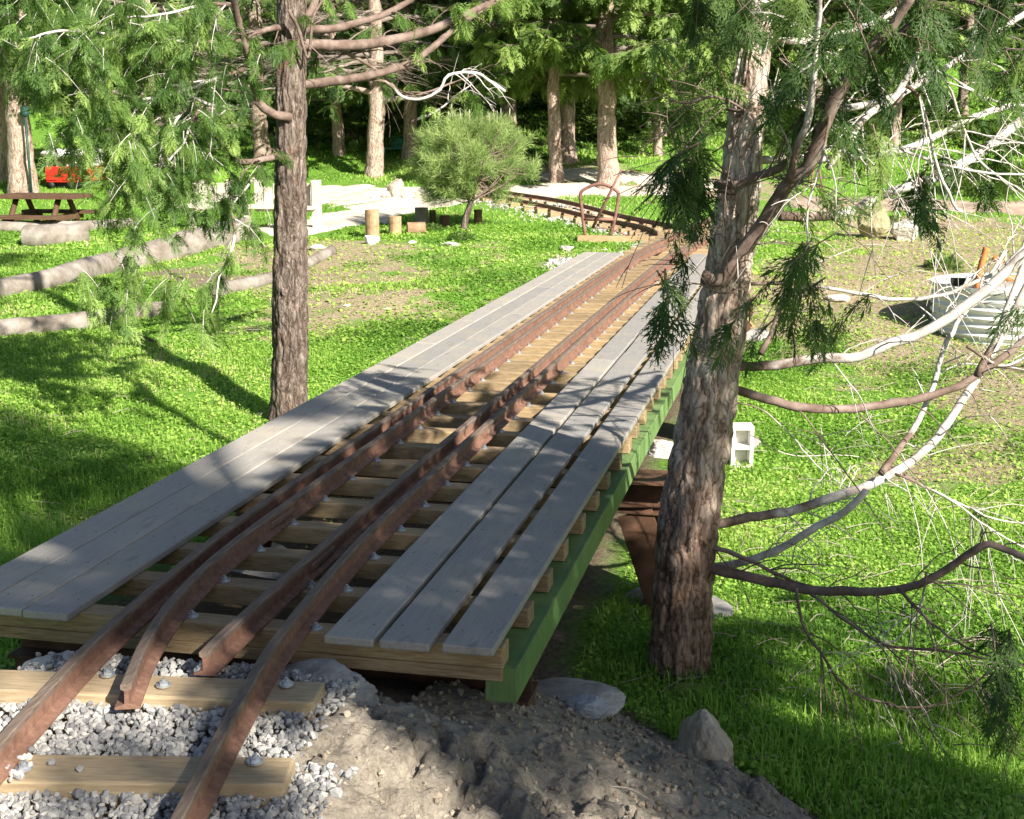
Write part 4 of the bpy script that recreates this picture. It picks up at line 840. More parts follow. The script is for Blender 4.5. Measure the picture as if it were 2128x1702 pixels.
for px, py, s, k, lb in ((2020, 400, .55, 1, 'bright leafy shrub behind the white branch at upper right'), (2110, 395, .6, 1, 'bright shrub at the right edge above the dirt track'), (1905, 480, .22, 1, 'small yellow green shrub right of the white rock'), (1960, 560, .22, 2, 'little green shrub left of the corrugated tank'), (1850, 470, .2, 1, 'low shrub touching the olive boulder'), (960, 500, .18, 2, 'low blue green shrub at the foot of the bushy pine'), (900, 480, .15, 2, 'small sprig beside the slim dark post'), (1405, 425, .2, 0, 'small dark sprig by the far rail')):
    bush(k, G(px, py), s, lb)
# ------------------------------------------------------------------ bushy pine
q = G(962, 478); s2 = mpp(hdist(q)); pine = thing('young_pine', 'round bushy young pine with long needles beside the pale path', 'pine', tuple(q))
def pp_(px, py, dy=0): return np.array([(px-962)*s2, dy, (478-py)*s2*1.02])
r = np.random.default_rng(5); T = MB(); tube(T, spline([pp_(962, 482), pp_(968, 455), pp_(982, 410), pp_(985, 360), pp_(985, 290)], 30), np.linspace(.055, .02, 30), 10, .1, 3, fis=(8, 3, .1)); T.obj('trunk', 'bark2', pine, attrs=TR)
Fm = MB(); Lm = MB(); cen = pp_(990, 350); na = 820
d = r.normal(size=(na, 3)); d /= np.linalg.norm(d, axis=1)[:, None]; d[:, 2] = np.where(d[:, 2] < -.55, -d[:, 2], d[:, 2]); rad = r.uniform(.35, 1, na)**.45*(.78+.44*vn(d*2.2+3, 5))
cl = r.normal(size=(46, 3)); cl /= np.linalg.norm(cl, axis=1)[:, None]; cl[:, 2] = np.where(cl[:, 2] < -.86, -cl[:, 2], cl[:, 2]); cl = cl*(r.uniform(.35, 1.02, 46)**.45)[:, None]
own = r.integers(0, 46, na); d = cl[own]+r.normal(0, .13, (na, 3)); tips = cen+d*np.array([116*s2, 104*s2, 96*s2]); d = d/np.linalg.norm(d, axis=1)[:, None]
for k in range(0, na, 3):
    b0 = pp_(984, 330+r.uniform(-20, 90)); tube(Lm, spline([b0, (b0+tips[k])/2-[0, 0, .06], tips[k]], 8), np.linspace(.012, .005, 8), 5)
Lm.obj('limbs', 'limbdark', pine)
for k in range(na):
    ax = d[k]*.75+np.array([0, 0, .75]); ax /= np.linalg.norm(ax); n_ = 54; t = r.uniform(-.11, .05, n_); nd = ax*r.uniform(.45, 1.0, n_)[:, None]+r.normal(0, .5, (n_, 3)); nd /= np.linalg.norm(nd, axis=1)[:, None]
    A = tips[k]+ax*t[:, None]; B = A+nd*r.uniform(.09, .16, n_)[:, None]+[0, 0, -.01]; V = diamonds(A, B, .018, r.normal(size=(n_, 3))); Fm.add(V, Q=np.arange(len(V)).reshape(-1, 4), rnd=np.clip(r.uniform(.1, .7)+r.normal(0, .12, len(V)), 0, 1))
Fm.obj('crown', 'needle', pine, smooth=False)
Cn = MB()
for k in np.argsort(-tips[:, 2])[:34]: tube(Cn, [tips[k], tips[k]+[r.normal(0, .01), 0, r.uniform(.08, .17)]], [.006, .003], 4)
Cn.obj('candle_shoots', 'oldboard', pine)
# ------------------------------------------------------------------ near trees
def pts3(lst, h0, h1):
    n = len(lst); L = np.r_[0, np.cumsum(np.hypot(*np.diff(np.array(lst, float), axis=0).T))]; L /= L[-1]
    return np.array([P(x, y, h0+(h1-h0)*t) for (x, y), t in zip(lst, L)])
def near_limb(parent, lst, h0, h1, w0, w1, m='limb', sub=10, sublen=.35, seed=0, spray=0, tm='cedar', ss=.16, name='limb', Fm=None, droop=.4, knob=.05, subw=3.0, hang=.9, thin=None):
    """limb traced in the photo with real depth; side twigs grown from it; sprays go to Fm"""
    r = np.random.default_rng(seed); c = pts3(lst, h0, h1); Ls = np.linalg.norm(np.diff(c, axis=0), axis=1).sum(); n = max(16, int(Ls*26)); c = spline(c, n); c[1:-1] += r.normal(0, .0015, (n-2, 3))
    hm = (h0+h1)/2; rad = np.linspace(w0/2*mpp(h0), w1/2*mpp(h1), n); L_ = MB()
    rad = rad*(1+knob*np.where(r.random(n) < .25, r.uniform(0, 3.2, n), 0)); sd = 12 if w0 > 9 else 6; tube(L_, c, rad, sd, .16, seed, rnd=np.r_[np.repeat(np.linspace(0, 1, n)*1.3+.02, sd), 0, 1].clip(0, 1))
    tw = []
    for k in range(sub):
        t = r.uniform(.12, .98); j = int(t*(n-1)); T = c[min(j+1, n-1)]-c[max(j-1, 0)]; T /= np.linalg.norm(T); s = np.cross(T, r.normal(size=3)); s /= np.linalg.norm(s)
        l2 = sublen*r.uniform(.4, 1.3)*(1.1-.5*t); d = T*.75+s*.75; m_ = 9; tt = np.linspace(0, 1, m_); cv = np.cross(T, s)*r.uniform(-.35, .35)
        pth = c[j]+d*(l2*tt)[:, None]+cv*(l2*tt**2)[:, None]+np.array([0, 0, -1])*(droop*l2*tt**2)[:, None]; pth[1:] += np.cumsum(r.normal(0, .004, (m_-1, 3)), axis=0)
        tube(L_, pth, np.linspace(min(rad[j]*.55, subw/2*mpp(hm)), .0012, m_), 5, cap=False, rnd=.75); tw.append((pth, l2))
        for _ in range(2):
            jj = r.integers(2, m_-1); d2 = d*.6+r.normal(0, .5, 3); l3 = l2*r.uniform(.25, .55); p2 = pth[jj]+d2*(l3*np.linspace(0, 1, 6))[:, None]+np.array([0, 0, -1])*(droop*.6*l3*np.linspace(0, 1, 6)**2)[:, None]
            tube(L_, p2, np.linspace(.0022, .0008, 6), 4, cap=False); tw.append((p2, l3))
    L_.obj(name, m, parent, attrs=TR)
    if spray and Fm is not None:
        for pth, l2 in tw:
            if r.random() > spray: continue
            m2 = r.integers(4, 9); ii = r.integers(len(pth)//3, len(pth), m2); put_sprays(Fm, SPF, pth[ii], np.tile([r.normal(0, .35), r.normal(0, .35), -hang], (m2, 1)), ss, r, tint=r.uniform(.25, .8), spread=.4)
    return c
def sprig_area(Fm, L_, cen, rx, ry, hd, n, ss, r, tint=.5, dh=.35, hang=.9, clump=7):
    """hanging sprigs with thin stems filling a patch of air"""
    for k in range(n):
        a = r.uniform(0, 6.28); q = math.sqrt(r.random()); p0 = P(cen[0]+rx*q*math.cos(a), cen[1]+ry*q*math.sin(a), hd+r.uniform(-dh, dh)); d = np.array([r.normal(0, .5), r.normal(0, .5), -.5]); l = r.uniform(.12, .32)
        pth = p0+d*(l*np.linspace(-.3, .7, 6))[:, None]+np.array([0, 0, -1])*(.4*l*np.linspace(0, 1, 6)**2)[:, None]; tube(L_, pth, np.linspace(.0032, .001, 6), 4, cap=False)
        put_sprays(Fm, SPF, pth[r.integers(0, 6, clump)], np.tile([d[0], d[1], -hang], (clump, 1)), ss, r, tint=np.clip(tint+r.normal(0, .15), 0, 1), spread=.45)
def near_trunk(parent, spec, hd, sides, rings, m, seed, extra_top, fis):
    pts = []; rr = []
    for px, py, w in spec: pts.append(P(px, py, hd)); rr.append(w/2*np.linalg.norm(P(px, py, hd)-P(px+1, py, hd)))
    d = pts[-1]-pts[-2]; d /= np.linalg.norm(d); top = pts[-1]+d*extra_top; pts.append(top); rr.append(rr[-1]*.25); pts = np.array(pts); n = rings
    c = spline(pts, n); L0 = np.r_[0, np.cumsum(np.linalg.norm(np.diff(pts, axis=0), axis=1))]; rad = np.interp(np.linspace(0, L0[-1], n), L0, rr)
    # denser rings low down
    mb = MB(); tube(mb, c, rad, sides, .06, seed, fis=fis); mb.obj('trunk', m, parent, attrs=TR); return c, rad
# right leaning tree
rb = G(1412, 1398); H1 = hdist(rb)
right = thing('cedar_tree', 'big leaning fissured trunk with bare silvery limbs at the right of the bridge', 'tree', (0, 0, 0))
specR = [(1405, 1470, 150), (1412, 1400, 130), (1416, 1300, 122), (1424, 1150, 118), (1440, 1020, 116), (1462, 900, 112), (1480, 780, 106), (1497, 680, 100), (1515, 560, 92), (1530, 440, 88), (1545, 300, 78), (1558, 180, 70), (1572, 60, 62), (1585, -60, 56)]
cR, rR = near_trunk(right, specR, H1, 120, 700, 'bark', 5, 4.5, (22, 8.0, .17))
FmR = MB(); rr = np.random.default_rng(77)
h = H1
LR = [
 ([(1475, 1180), (1600, 1210), (1700, 1226), (1840, 1228), (1930, 1205), (2040, 1135), (2070, 1135), (2150, 1165), (2260, 1190)], h, h-.9, 30, 16, 'limbdark', 9),
 ([(1490, 1140), (1560, 1165), (1640, 1205), (1700, 1222)], h, h-.25, 14, 8, 'limbdark', 3),
 ([(1490, 1180), (1600, 1150), (1700, 1095), (1760, 1060), (1800, 1020)], h+.1, h-.2, 22, 20, 'limb', 3),
 ([(1655, 1222), (1665, 1290), (1700, 1350), (1760, 1430), (1850, 1465), (1930, 1468), (2010, 1430), (2090, 1370)], h-.3, h-.7, 9, 5, 'limbdark', 6),
 ([(1685, 1235), (1760, 1290), (1840, 1340), (1960, 1352), (2060, 1370), (2140, 1385)], h-.35, h-.8, 10, 5, 'limbdark', 7),
 ([(1865, 1222), (1930, 1290), (2010, 1345), (2128, 1385)], h-.5, h-.9, 9, 5, 'limbdark', 6),
 ([(1925, 1190), (1915, 1250), (1890, 1300), (1850, 1335), (1800, 1345)], h-.55, h-.5, 7, 3, 'limb', 3),
 ([(1820, 1235), (1830, 1300), (1848, 1380), (1880, 1460), (1920, 1540)], h-.5, h-.6, 4, 2, 'limb', 3),
 ([(1495, 1088), (1560, 1075), (1650, 1060), (1740, 1030), (1800, 1010), (1870, 975), (1930, 930), (1975, 870), (2040, 770), (2090, 680), (2150, 560)], h+.05, h+.3, 26, 20, 'limb', 8),
 ([(1830, 985), (1870, 930), (1905, 880), (1940, 800), (1960, 730), (1990, 670), (2040, 600), (2090, 520)], h+.1, h+.6, 18, 9, 'limb', 6),
 ([(1535, 812), (1600, 832), (1700, 850), (1780, 848), (1870, 836), (1960, 815), (2040, 775), (2150, 690)], h, h+.2, 24, 18, 'limbdark', 5),
 ([(1540, 760), (1620, 758), (1700, 745), (1780, 742), (1850, 715), (1920, 690), (2000, 640), (2080, 575), (2160, 500)], h, h-.1, 24, 30, 'limb', 6),
 ([(2030, 780), (2070, 700), (2100, 620), (2128, 540), (2150, 450)], h+.15, h+.2, 18, 14, 'limb', 3),
 ([(2010, 720), (2080, 760), (2128, 745), (2190, 720)], h+.1, h+.3, 8, 6, 'limb', 3),
 ([(1560, 590), (1650, 590), (1760, 605), (1850, 622), (1950, 615), (2030, 585), (2080, 560), (2140, 500)], h+.4, h+.3, 9, 12, 'limb', 8),
 ([(1700, 600), (1640, 600), (1622, 640), (1605, 690), (1580, 735)], h+.3, h+.1, 12, 18, 'limbdark', 2),
 ([(1620, 450), (1700, 450), (1760, 440), (1850, 400), (1930, 375), (1990, 345), (2060, 300), (2110, 260), (2160, 220)], h+.2, h+.6, 24, 26, 'limb', 7),
 ([(1560, 335), (1640, 330), (1740, 328), (1850, 318), (1930, 290), (2010, 250), (2080, 225), (2160, 210)], h, h+.7, 20, 16, 'limb', 7),
 ([(1580, 230), (1660, 222), (1760, 225), (1870, 195), (1950, 150), (2040, 90), (2140, 20)], h, h+.5, 18, 14, 'limb', 7),
 ([(1590, 80), (1680, 85), (1780, 60), (1820, 45), (1900, 0)], h, h+.3, 16, 14, 'limb', 4),
 ([(1500, 580), (1525, 530), (1560, 500), (1600, 440), (1640, 380), (1680, 345), (1700, 290), (1740, 200), (1790, 120), (1850, 60), (1900, -20)], h-.08, h-.6, 40, 26, 'limbdark', 8),
 ([(1525, 385), (1560, 370), (1640, 335), (1665, 250), (1740, 190), (1830, 110), (1900, 40), (1960, -20)], h-.1, h-.5, 22, 16, 'limbdark', 7),
 ([(1640, 380), (1660, 300), (1685, 230), (1690, 150), (1700, 60), (1705, -20)], h-.35, h-.6, 18, 14, 'limb', 5),
 ([(1920, 30), (1910, 100), (1880, 170), (1850, 210), (1800, 240), (1760, 300), (1720, 350)], h-.1, h-.2, 14, 20, 'limb', 4),
 ([(1480, 318), (1530, 285), (1590, 230), (1640, 170), (1690, 130)], h-.3, h-.45, 4, 7, 'limb', 4),
 ([(1725, 230), (1715, 300), (1700, 360), (1680, 430), (1678, 490), (1672, 550)], h-.4, h-.5, 8, 5, 'limb', 3),
 ([(1880, 175), (1910, 200), (1930, 270), (1945, 340), (1990, 440), (2000, 440)], h, h+.1, 9, 8, 'limb', 3),
 ([(1840, 240), (1930, 150), (2010, 180), (2060, 210), (2128, 200)], h+.2, h+.4, 7, 5, 'limb', 4),
 ([(1880, 110), (1960, 160), (2000, 260), (2040, 340), (2128, 400)], h+.1, h+.3, 8, 6, 'limb', 5),
 ([(1760, 260), (1850, 300), (1950, 340), (2060, 360), (2140, 362)], h+.1, h+.2, 7, 6, 'limb', 5),
 ([(1550, 230), (1480, 200), (1420, 215), (1360, 190)], h-.1, h-.5, 8, 3, 'limbdark', 5),
 ([(1530, 400), (1490, 340), (1430, 330), (1390, 350)], h-.1, h-.4, 8, 3, 'limbdark', 6),
 ([(1840, 960), (1900, 1000), (1980, 1040), (2060, 1075), (2140, 1090)], h+.2, h+.3, 7, 4, 'limb', 5),
 ([(1860, 985), (1960, 1030), (2060, 1100), (2150, 1150)], h+.1, h, 6, 4, 'limb', 4),
 ([(1520, 835), (1580, 850), (1640, 900), (1690, 960), (1740, 1000), (1790, 1030)], h+.2, h+.3, 4, 3, 'limb', 3),
 ([(1560, 905), (1640, 945), (1720, 945), (1800, 950)], h+.3, h+.4, 3, 2, 'limb', 3),
 ([(1540, 600), (1500, 610), (1450, 590), (1400, 600)], h-.3, h-.5, 6, 2, 'limbdark', 4),
]
for k, (lst, a, b, w0, w1, m, sub) in enumerate(LR):
    if abs(a-h) < .16 and lst[0][0] < 1620: lst = [(lst[0][0]-40, lst[0][1]-3)]+lst
    near_limb(right, lst, a, b, w0*.84, w1*.74, m, int(sub*1.6), .42, 200+k, spray=.05 if min(q[1] for q in lst) < 420 else .02, ss=.15, Fm=FmR, subw=3.8, name='limb')
Lt = MB()
for cen, rx, ry, hd, n, tint in (((1435, 325), 50, 40, h-.45, 7, .12), ((1430, 365), 35, 25, h-.4, 2, .15), ((1655, 530), 65, 25, h-.5, 3, .2), ((1655, 600), 30, 40, h-.45, 2, .15), ((1395, 575), 25, 20, h-.5, 2, .25), ((1540, 0), 90, 30, h-.3, 6, .3), ((1720, 50), 80, 50, h-.4, 5, .2), ((1820, 10), 120, 50, h-.3, 6, .2), ((1990, 20), 140, 60, h, 7, .35), ((1640, 150), 40, 40, h-.2, 3, .5), ((2080, 100), 70, 70, h+.2, 4, .6), ((1620, 240), 40, 40, h+.2, 3, .7), ((1440, 130), 70, 60, h+.3, 5, .8), ((1480, 40), 80, 50, h+.3, 5, .6), ((1900, 380), 30, 50, h-.3, 2, .3), ((2060, 330), 60, 60, h+.5, 2, .7), ((1800, 280), 50, 40, h, 2, .7), ((2100, 1310), 40, 40, h-.8, 2, .1), ((1760, 640), 50, 20, h-.3, 1, .3)):
    sprig_area(FmR, Lt, cen, rx, ry, hd, n, .15, rr, tint)
Lt.obj('twigs', 'limbdark', right, attrs=TR)
# upper crown, above the picture
def upper_crown(F, L_, c, zmin, zmax, cr, n, r, ss=.2, bias=None, tm=SPM):
    zi = c[:, 2]; 
    for k in range(n):
        z = r.uniform(zmin, zmax); j = int(np.argmin(np.abs(zi-z))); az = r.uniform(0, 6.28) if bias is None else r.normal(bias, 1.2); Lk = cr*r.uniform(.5, 1.1)*(1-.5*(z-zmin)/(zmax-zmin)); pth = limb_path(c[j], az, Lk, .3, .3, r); tube(L_, pth, np.linspace(.02, .004, len(pth)), 6)
        for q in range(9):
            t = r.uniform(.25, 1); jj = int(t*(len(pth)-1)); a2 = az+r.normal(0, .9); sp = limb_path(pth[jj], a2, r.uniform(.2, .6), .1, .4, r, 6, .1); tube(L_, sp, np.linspace(.006, .002, 6), 3, cap=False)
            put_sprays(F, tm, sp[r.integers(0, 6, 5)], np.tile([math.cos(a2)*.5, math.sin(a2)*.5, -.8], (5, 1)), ss, r)
FmR.obj('crown', 'cedar', right, smooth=False)
# left slim tree
lb_ = G(600, 880); H2 = hdist(lb_)
left = thing('cedar_tree', 'slim upright reddish trunk with hanging foliage left of the bridge', 'tree', (0, 0, 0))
specL = [(598, 930, 92), (599, 880, 82), (601, 830, 76), (603, 740, 72), (603, 600, 70), (604, 440, 66), (604, 300, 62), (606, 150, 60), (607, 0, 58), (608, -80, 56)]
cL, rL = near_trunk(left, specL, H2, 90, 560, 'bark2', 9, 5, (18, 5, .15))
FmL = MB(); h = H2; rl = np.random.default_rng(78)
LL = [
 ([(572, 238), (545, 222), (530, 200), (522, 140), (505, 80), (492, 30), (482, -30)], h-.1, h-.7, 18, 12, 'limbdark', 6, .3),
 ([(580, 58), (552, 62), (525, 75), (503, 92)], h, h-.4, 14, 8, 'limbdark', 3, .3),
 ([(492, 12), (440, 8), (390, 18), (320, 33), (265, 36)], h-.6, h-1.2, 8, 3, 'limb', 9, .8),
 ([(500, 84), (430, 88), (350, 84), (255, 75), (130, 64), (60, 80)], h-.5, h-1.3, 9, 4, 'limb', 12, .8),
 ([(512, 142), (450, 162), (390, 185), (330, 202), (280, 208), (240, 220), (205, 265)], h-.4, h-1.2, 9, 3, 'limb', 12, .75),
 ([(530, 212), (480, 222), (430, 215), (390, 195), (340, 165), (318, 140)], h-.3, h-.9, 8, 4, 'limb', 8, .6),
 ([(577, 325), (545, 332), (515, 338), (485, 328), (462, 300), (440, 265), (420, 240)], h-.1, h-.5, 15, 7, 'limbdark', 8, .5),
 ([(540, 345), (520, 380), (495, 410), (475, 430), (450, 445)], h-.3, h-.6, 6, 3, 'limb', 4, .5),
 ([(478, 432), (486, 460), (486, 500), (470, 545), (455, 580), (450, 620), (440, 650)], h-.5, h-.8, 8, 3, 'limb', 4, .5),
 ([(400, 215), (370, 245), (350, 280), (335, 310), (330, 360)], h-.6, h-.9, 6, 3, 'limb', 7, .7),
 ([(415, 225), (395, 260), (380, 300), (340, 345), (310, 380)], h-.6, h-.95, 6, 3, 'limb', 7, .7),
 ([(635, 62), (700, 58), (760, 42), (810, 25), (870, -10)], h, h+.5, 18, 10, 'limbdark', 6, .1),
 ([(635, 92), (690, 95), (760, 92), (830, 80), (900, 60), (960, 35), (1050, -5)], h, h+.6, 24, 14, 'limbdark', 8, .15),
 ([(637, 175), (700, 168), (780, 155), (850, 132), (890, 105), (940, 65), (1000, 20)], h, h+.5, 20, 10, 'limbdark', 8, .15),
 ([(740, 165), (800, 170), (835, 200), (870, 206), (910, 190), (928, 160), (950, 152), (990, 152), (1020, 170), (1050, 190)], h+.2, h+.4, 6, 6, 'limb', 7, .1),
 ([(700, 100), (750, 125), (800, 160), (850, 200), (960, 165), (1000, 150)], h+.2, h+.6, 8, 3, 'limbdark', 8, .05),
 ([(640, 30), (660, -10), (680, -40)], h, h+.2, 18, 14, 'limbdark', 2, .1),
 ([(850, 255), (900, 235), (940, 205), (980, 175)], h+.6, h+.6, 5, 3, 'limb', 5, .1),
 ([(600, 20), (620, 60), (640, 120), (650, 40), (670, 0)], h-.2, h-.1, 7, 5, 'limbdark', 3, .1),
]
for k, (lst, a, b, w0, w1, m, sub, spr) in enumerate(LL):
    if abs(a-h) < .12 and 560 < lst[0][0] < 645: lst = [(604, lst[0][1]+6)]+lst
    near_limb(left, lst, a, b, w0, w1, m, sub, .40, 400+k, spray=spr, ss=.15, Fm=FmL, subw=4)
Lt = MB()
for cen, rx, ry, hd, n, tint in (((110, 70), 130, 70, h-1.1, 26, .45), ((250, 60), 120, 60, h-1.0, 20, .4), ((130, 150), 110, 50, h-1.1, 18, .6), ((250, 150), 90, 60, h-.9, 16, .6), ((330, 70), 120, 60, h-.8, 16, .45), ((200, 260), 110, 60, h-1.1, 24, .6), ((330, 280), 100, 60, h-.8, 16, .4), ((225, 325), 80, 50, h-1.1, 16, .8), ((300, 380), 90, 60, h-.9, 13, .55), ((330, 450), 60, 50, h-.8, 6, .5), ((250, 380), 50, 40, h-1, 8, .7), ((420, 300), 80, 80, h-.6, 12, .25), ((480, 390), 60, 50, h-.4, 9, .2), ((240, 590), 75, 35, h-1.0, 17, .75), ((375, 600), 55, 35, h-.9, 9, .7), ((310, 545), 60, 25, h-.95, 4, .6), ((430, 650), 35, 30, h-.8, 5, .7), ((470, 130), 70, 70, h-.6, 10, .3), ((440, 40), 70, 40, h-.6, 9, .3), ((170, 10), 150, 40, h-1, 16, .35), ((30, 130), 50, 50, h-1.1, 7, .5)):
    sprig_area(FmL, Lt, cen, rx, ry, hd, max(2, int(n*.78)), .145, rl, tint)
Lt.obj('twigs', 'limb', left, attrs=TR)
Lu = MB(); upper_crown(FmL, Lu, cL, 2.8, 6, 1.6, 10, rl, bias=2.4); Lu.obj('limbs', 'limbdark', left, attrs=TR)
FmL.obj('crown', 'cedarblue', left, smooth=False)
# ------------------------------------------------------------------ trees standing just outside the picture (they shade the near ground)
def shade_tree(seed, trunk, h, regions, label, ss=.30):
    """a cedar whose crown hangs where it shades the listed ground regions: (x0, x1, y0, y1, z0, z1, count, keep)"""
    r = np.random.default_rng(seed); t = thing('cedar_tree', label, 'tree', (0, 0, 0), group='cedars beside the viewer'); T = MB(); z0 = g1(*trunk)-.2
    pth = spline([(trunk[0], trunk[1], z0), (trunk[0]+.1, trunk[1], z0+h*.5), (trunk[0], trunk[1]-.1, z0+h)], 60); tube(T, pth, np.linspace(.19, .04, 60), 16, .08, seed, fis=(14, 2.2, .1)); T.obj('trunk', 'bark2', t, attrs=TR)
    L_ = MB(); F = MB(); kx, ky = SUN[0]/SUN[2], SUN[1]/SUN[2]
    for (x0, x1, y0, y1, za, zb_, n, keep) in regions:
        q = np.stack([r.uniform(x0, x1, n), r.uniform(y0, y1, n)], -1); m = keep(q[:, 0], q[:, 1]); q = q[m]; n = len(q); z = za+(zb_-za)*vn(np.column_stack([q*1.3, np.zeros(n)]), seed)+r.uniform(-.4, .4, n)
        p = np.column_stack([q[:, 0]+kx*z, q[:, 1]+ky*z, z]); d = p-[trunk[0], trunk[1], 0]; d[:, 2] = -1.2; put_sprays(F, SPM, p, d, ss, r)
        for k in range(0, n, 14):
            b0 = np.array([trunk[0], trunk[1], min(z[k]-.2, z0+h*.95)]); mid = (b0+p[k])/2+[0, 0, .15]; tube(L_, spline([b0, mid, p[k]], 10), np.linspace(.028, .005, 10), 5)
    L_.obj('limbs', 'limbdark', t); F.obj('crown', 'cedar', t, smooth=False); return t
def line_y(x): return np.interp(x, [-5, -3.9, -2.2, -.9, .1, .6, 2.8, 4.5], [4.9, 4.5, 3.6, 2.55, 2.35, 2.2, 1.1, .4])
def keepA(x, y): return ((x < .5)|(fbm(p3(x, y, 2.4), 2, 6) > .49))&(y < line_y(x)-.05+.5*(vn(p3(x, y, 2.2), 3)-.5))&~((x < 1.1)&(y < np.where(x < -.4, .4, np.where(x < .55, -.12, .02))+.25*(vn(p3(x, y, 4), 5)-.5)))
def keepB(x, y): return (y < line_y(x))&(fbm(p3(x, y, .95), 2, 17) > np.where((x > -2.1)&(y > 1.3), .43, .50+.12*(y < 1.2)))
def keepC(x, y): return (fbm(p3(x, y, 1.6), 2, 23) > .68)
shade_tree(11, (5.6, -3.0), 6.5, ((-1.1, 3.6, -1.2, 2.8, 2.7, 4.6, 6500, keepA),), 'cedar standing just beyond the right edge of the view', .36)
shade_tree(12, (7.6, -6.8), 11, ((-6.5, -.9, -.5, 4.9, 6.5, 8.5, 7500, keepB), (-1.2, 2.2, -2.2, .5, 6.5, 8.5, 700, keepC)), 'tall cedar behind the viewer', .36)
# ------------------------------------------------------------------ grass and clover
def in_view(x, y, m=.06):
    v = np.stack([x, y, gz(x, y)], -1)-CAM; d = v@FW; a = v@RT/d; b = -(v@UP)/d
    return (d > 1)&(np.abs(a) < .38+m)&(b < .304+.10)&(b > -.32)
TP = np.array(A_)[:, :2]
def bare_mask(x, y):
    k = (x < edge_x(y)+.03)&(x > -1.15)&(y < 1.75)
    k |= (x > -2.1+.25*np.sin(y*2.3))&(x < .08)&(y < 9.5)&(y > .6)&(np.random.default_rng(1).random(len(x)) < .95)
    k |= (x > -1.45)&(x < .1)&(y < 11.7)&(y > 0)
    k |= (x > -1.25)&(x < .2)&(y <= 0)
    k |= seg_dist(x, y, PATH1) < .62
    k |= seg_dist(x, y, PATH2) < 1.3
    k |= seg_dist(x, y, PATH3) < .6
    k |= seg_dist(x, y, P4) < .8
    k |= seg_dist(x, y, side_c) < .42
    k |= seg_dist(x, y, [(-2.0, 12.35), (-.9, 12.35)]) < .25
    k |= (seg_dist(x, y, [(q[0]+.24, q[1]) for q in A_ if q[1] > 11]) < .5)
    return k
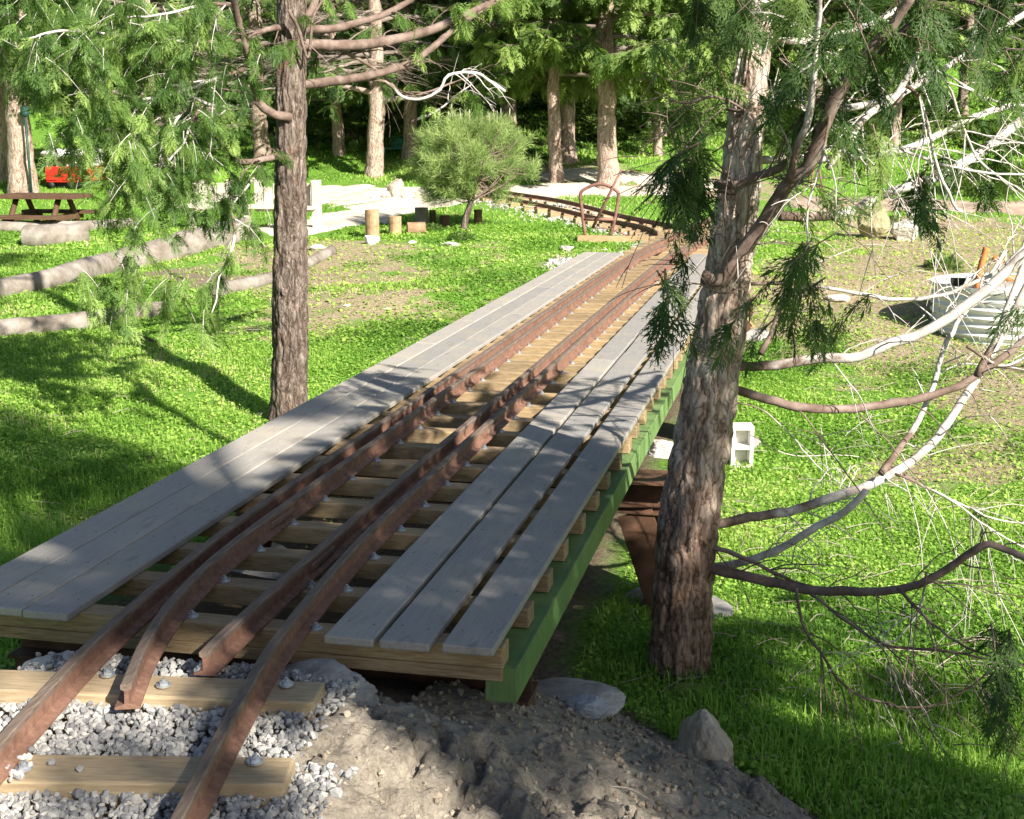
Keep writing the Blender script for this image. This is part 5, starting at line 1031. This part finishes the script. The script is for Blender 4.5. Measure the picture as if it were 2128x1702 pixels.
def grow(n, d0, d1, hmin, hmax, wdt, kind, seed, tall_noise=True):
    r = np.random.default_rng(seed); d = np.sqrt(r.uniform(d0*d0, d1*d1, n)); lat = d*r.uniform(-.43, .43, n); x = CAM[0]+HD[0]*d+RT[0]*lat; y = CAM[1]+HD[1]*d+RT[1]*lat
    dr = dryness(x, y)+(fbm(p3(x, y, 1.6), 3, 51)-.5)*1.4; so_ = soilness(x, y)
    k = in_view(x, y)&~bare_mask(x, y)&(r.random(n) > np.clip((dr-.33)*2.2, 0, .80))&(r.random(n) > np.clip(so_*1.6-.25, 0, .97)); x, y = x[k], y[k]; dr = dr[k]; n = len(x); z = gz(x, y)-.005
    pt = fbm(p3(x, y, .8), 3, 61); tall = np.clip((pt-.45)*5, 0, 1); leftn = np.clip((-x-1.2)/1.5, 0, 1)*np.clip((6.0-y)/2.5, 0, 1); tall = np.clip(tall*.4+leftn*.7, 0, 1)
    nearR = np.exp(-((x-.9)**2+(y-1.4)**2)/1.0); tall = np.clip(tall+nearR*.8, 0, 1)
    b = np.stack([x, y, z], -1); az = r.uniform(0, 6.28, n); col = np.clip(.42+.5*(pt-.5)*2+r.normal(0, .17, n)+np.clip(dr, 0, .5)*.35+(r.random(n) < np.clip((dr-.38)*3, 0, .8))*.5, 0, 1)
    if kind == 'blade':
        h = r.uniform(hmin, hmax, n)*(.55+.9*tall)*np.clip(1.25-dr, .4, 1); dirv = np.stack([np.cos(az), np.sin(az), 0*az], -1); side = np.stack([-np.sin(az), np.cos(az), 0*az], -1); lean = r.uniform(.15, .75, n)
        w = wdt*r.uniform(.7, 1.3, n); mid = b+dirv*(h*lean*.35)[:, None]+np.array([0, 0, 1.0])*(h*.6)[:, None]; tip = b+dirv*(h*lean)[:, None]+np.array([0, 0, 1.0])*(h*(1-.3*lean))[:, None]
        V = np.stack([b-side*w[:, None]/2, b+side*w[:, None]/2, mid+side*w[:, None]*.4, tip, mid-side*w[:, None]*.4], 1).reshape(-1, 3); o = np.arange(n)*5
        return V, np.stack([o, o+1, o+2, o+4], -1), np.stack([o+4, o+2, o+3], -1), np.repeat(col, 5)
    h = r.uniform(hmin, hmax, n)*(.6+.5*tall); s = wdt*r.uniform(.6, 1.4, n); c = b+np.array([0, 0, 1.0])*h[:, None]+r.normal(0, .01, (n, 3)); nrm = np.stack([r.normal(0, .45, n), r.normal(0, .45, n), np.ones(n)], -1); nrm /= np.linalg.norm(nrm, axis=1)[:, None]
    u = np.stack([np.cos(az), np.sin(az), 0*az], -1); u = u-nrm*(u*nrm).sum(1)[:, None]; u /= np.linalg.norm(u, axis=1)[:, None]; v = np.cross(nrm, u)
    ang = np.array([0, 1.05, 2.09, 3.14, 4.19, 5.24]); V = (c[:, None]+s[:, None, None]*(np.cos(ang)[None, :, None]*u[:, None]+np.sin(ang)[None, :, None]*v[:, None]*.8)).reshape(-1, 3); o = np.arange(n)*6
    return V, np.stack([np.stack([o, o+1, o+2, o+3], -1), np.stack([o, o+3, o+4, o+5], -1)], 1).reshape(-1, 4), None, np.repeat(col, 6)
mb = MB()
for a in ((110000, 3, 8, .04, .10, .0045, 'blade', 1), (80000, 7, 12, .035, .08, .007, 'blade', 2), (90000, 11, 18, .04, .085, .011, 'blade', 3), (90000, 17, 30, .05, .10, .02, 'blade', 4), (50000, 28, 48, .08, .18, .05, 'blade', 5)):
    V, Q, T, c = grow(*a); mb.add(V, Q=Q, T=T, rnd=c)
tag(mb.obj('grass', 'grass', smooth=False), 'short bright green spring grass covering the hollow and slopes', 'grass', kind='stuff')
mb = MB()
for a in ((190000, 3, 8, .012, .045, .0085, 'leaf', 11), (150000, 7, 13, .012, .045, .011, 'leaf', 12), (80000, 12, 20, .01, .04, .018, 'leaf', 13)):
    V, Q, T, c = grow(*a); mb.add(V, Q=Q, rnd=c)
tag(mb.obj('ground_cover', 'clover', smooth=False), 'low round leaved weeds growing thickly through the grass', 'weeds', kind='stuff')
# dead twigs and straw
mb = MB(); r = np.random.default_rng(9)
for k in range(420):
    px, py = r.uniform(0, 2128), r.uniform(560, 1690); q = G(px, py) if k < 200 else None
    if q is None:
        px, py = r.uniform(1500, 2128), r.uniform(600, 1500); q = G(px, py)
    if bare_mask(np.array([q[0]]), np.array([q[1]]))[0] and not (q[0] > .2): continue
    a = r.uniform(0, 6.28); l = r.uniform(.06, .3); e = q+np.array([math.cos(a)*l, math.sin(a)*l, 0]); e[2] = g1(e[0], e[1])+.03; s = q+np.array([0, 0, .035]); tube(mb, spline([s, (s+e)/2+[r.normal(0, .02), r.normal(0, .02), .015], e], 6), np.linspace(.0028, .001, 6), 4, cap=False)
tag(mb.obj('dead_twigs', 'twig'), 'thin dead twigs and straw scattered over the ground', 'twigs', kind='stuff')
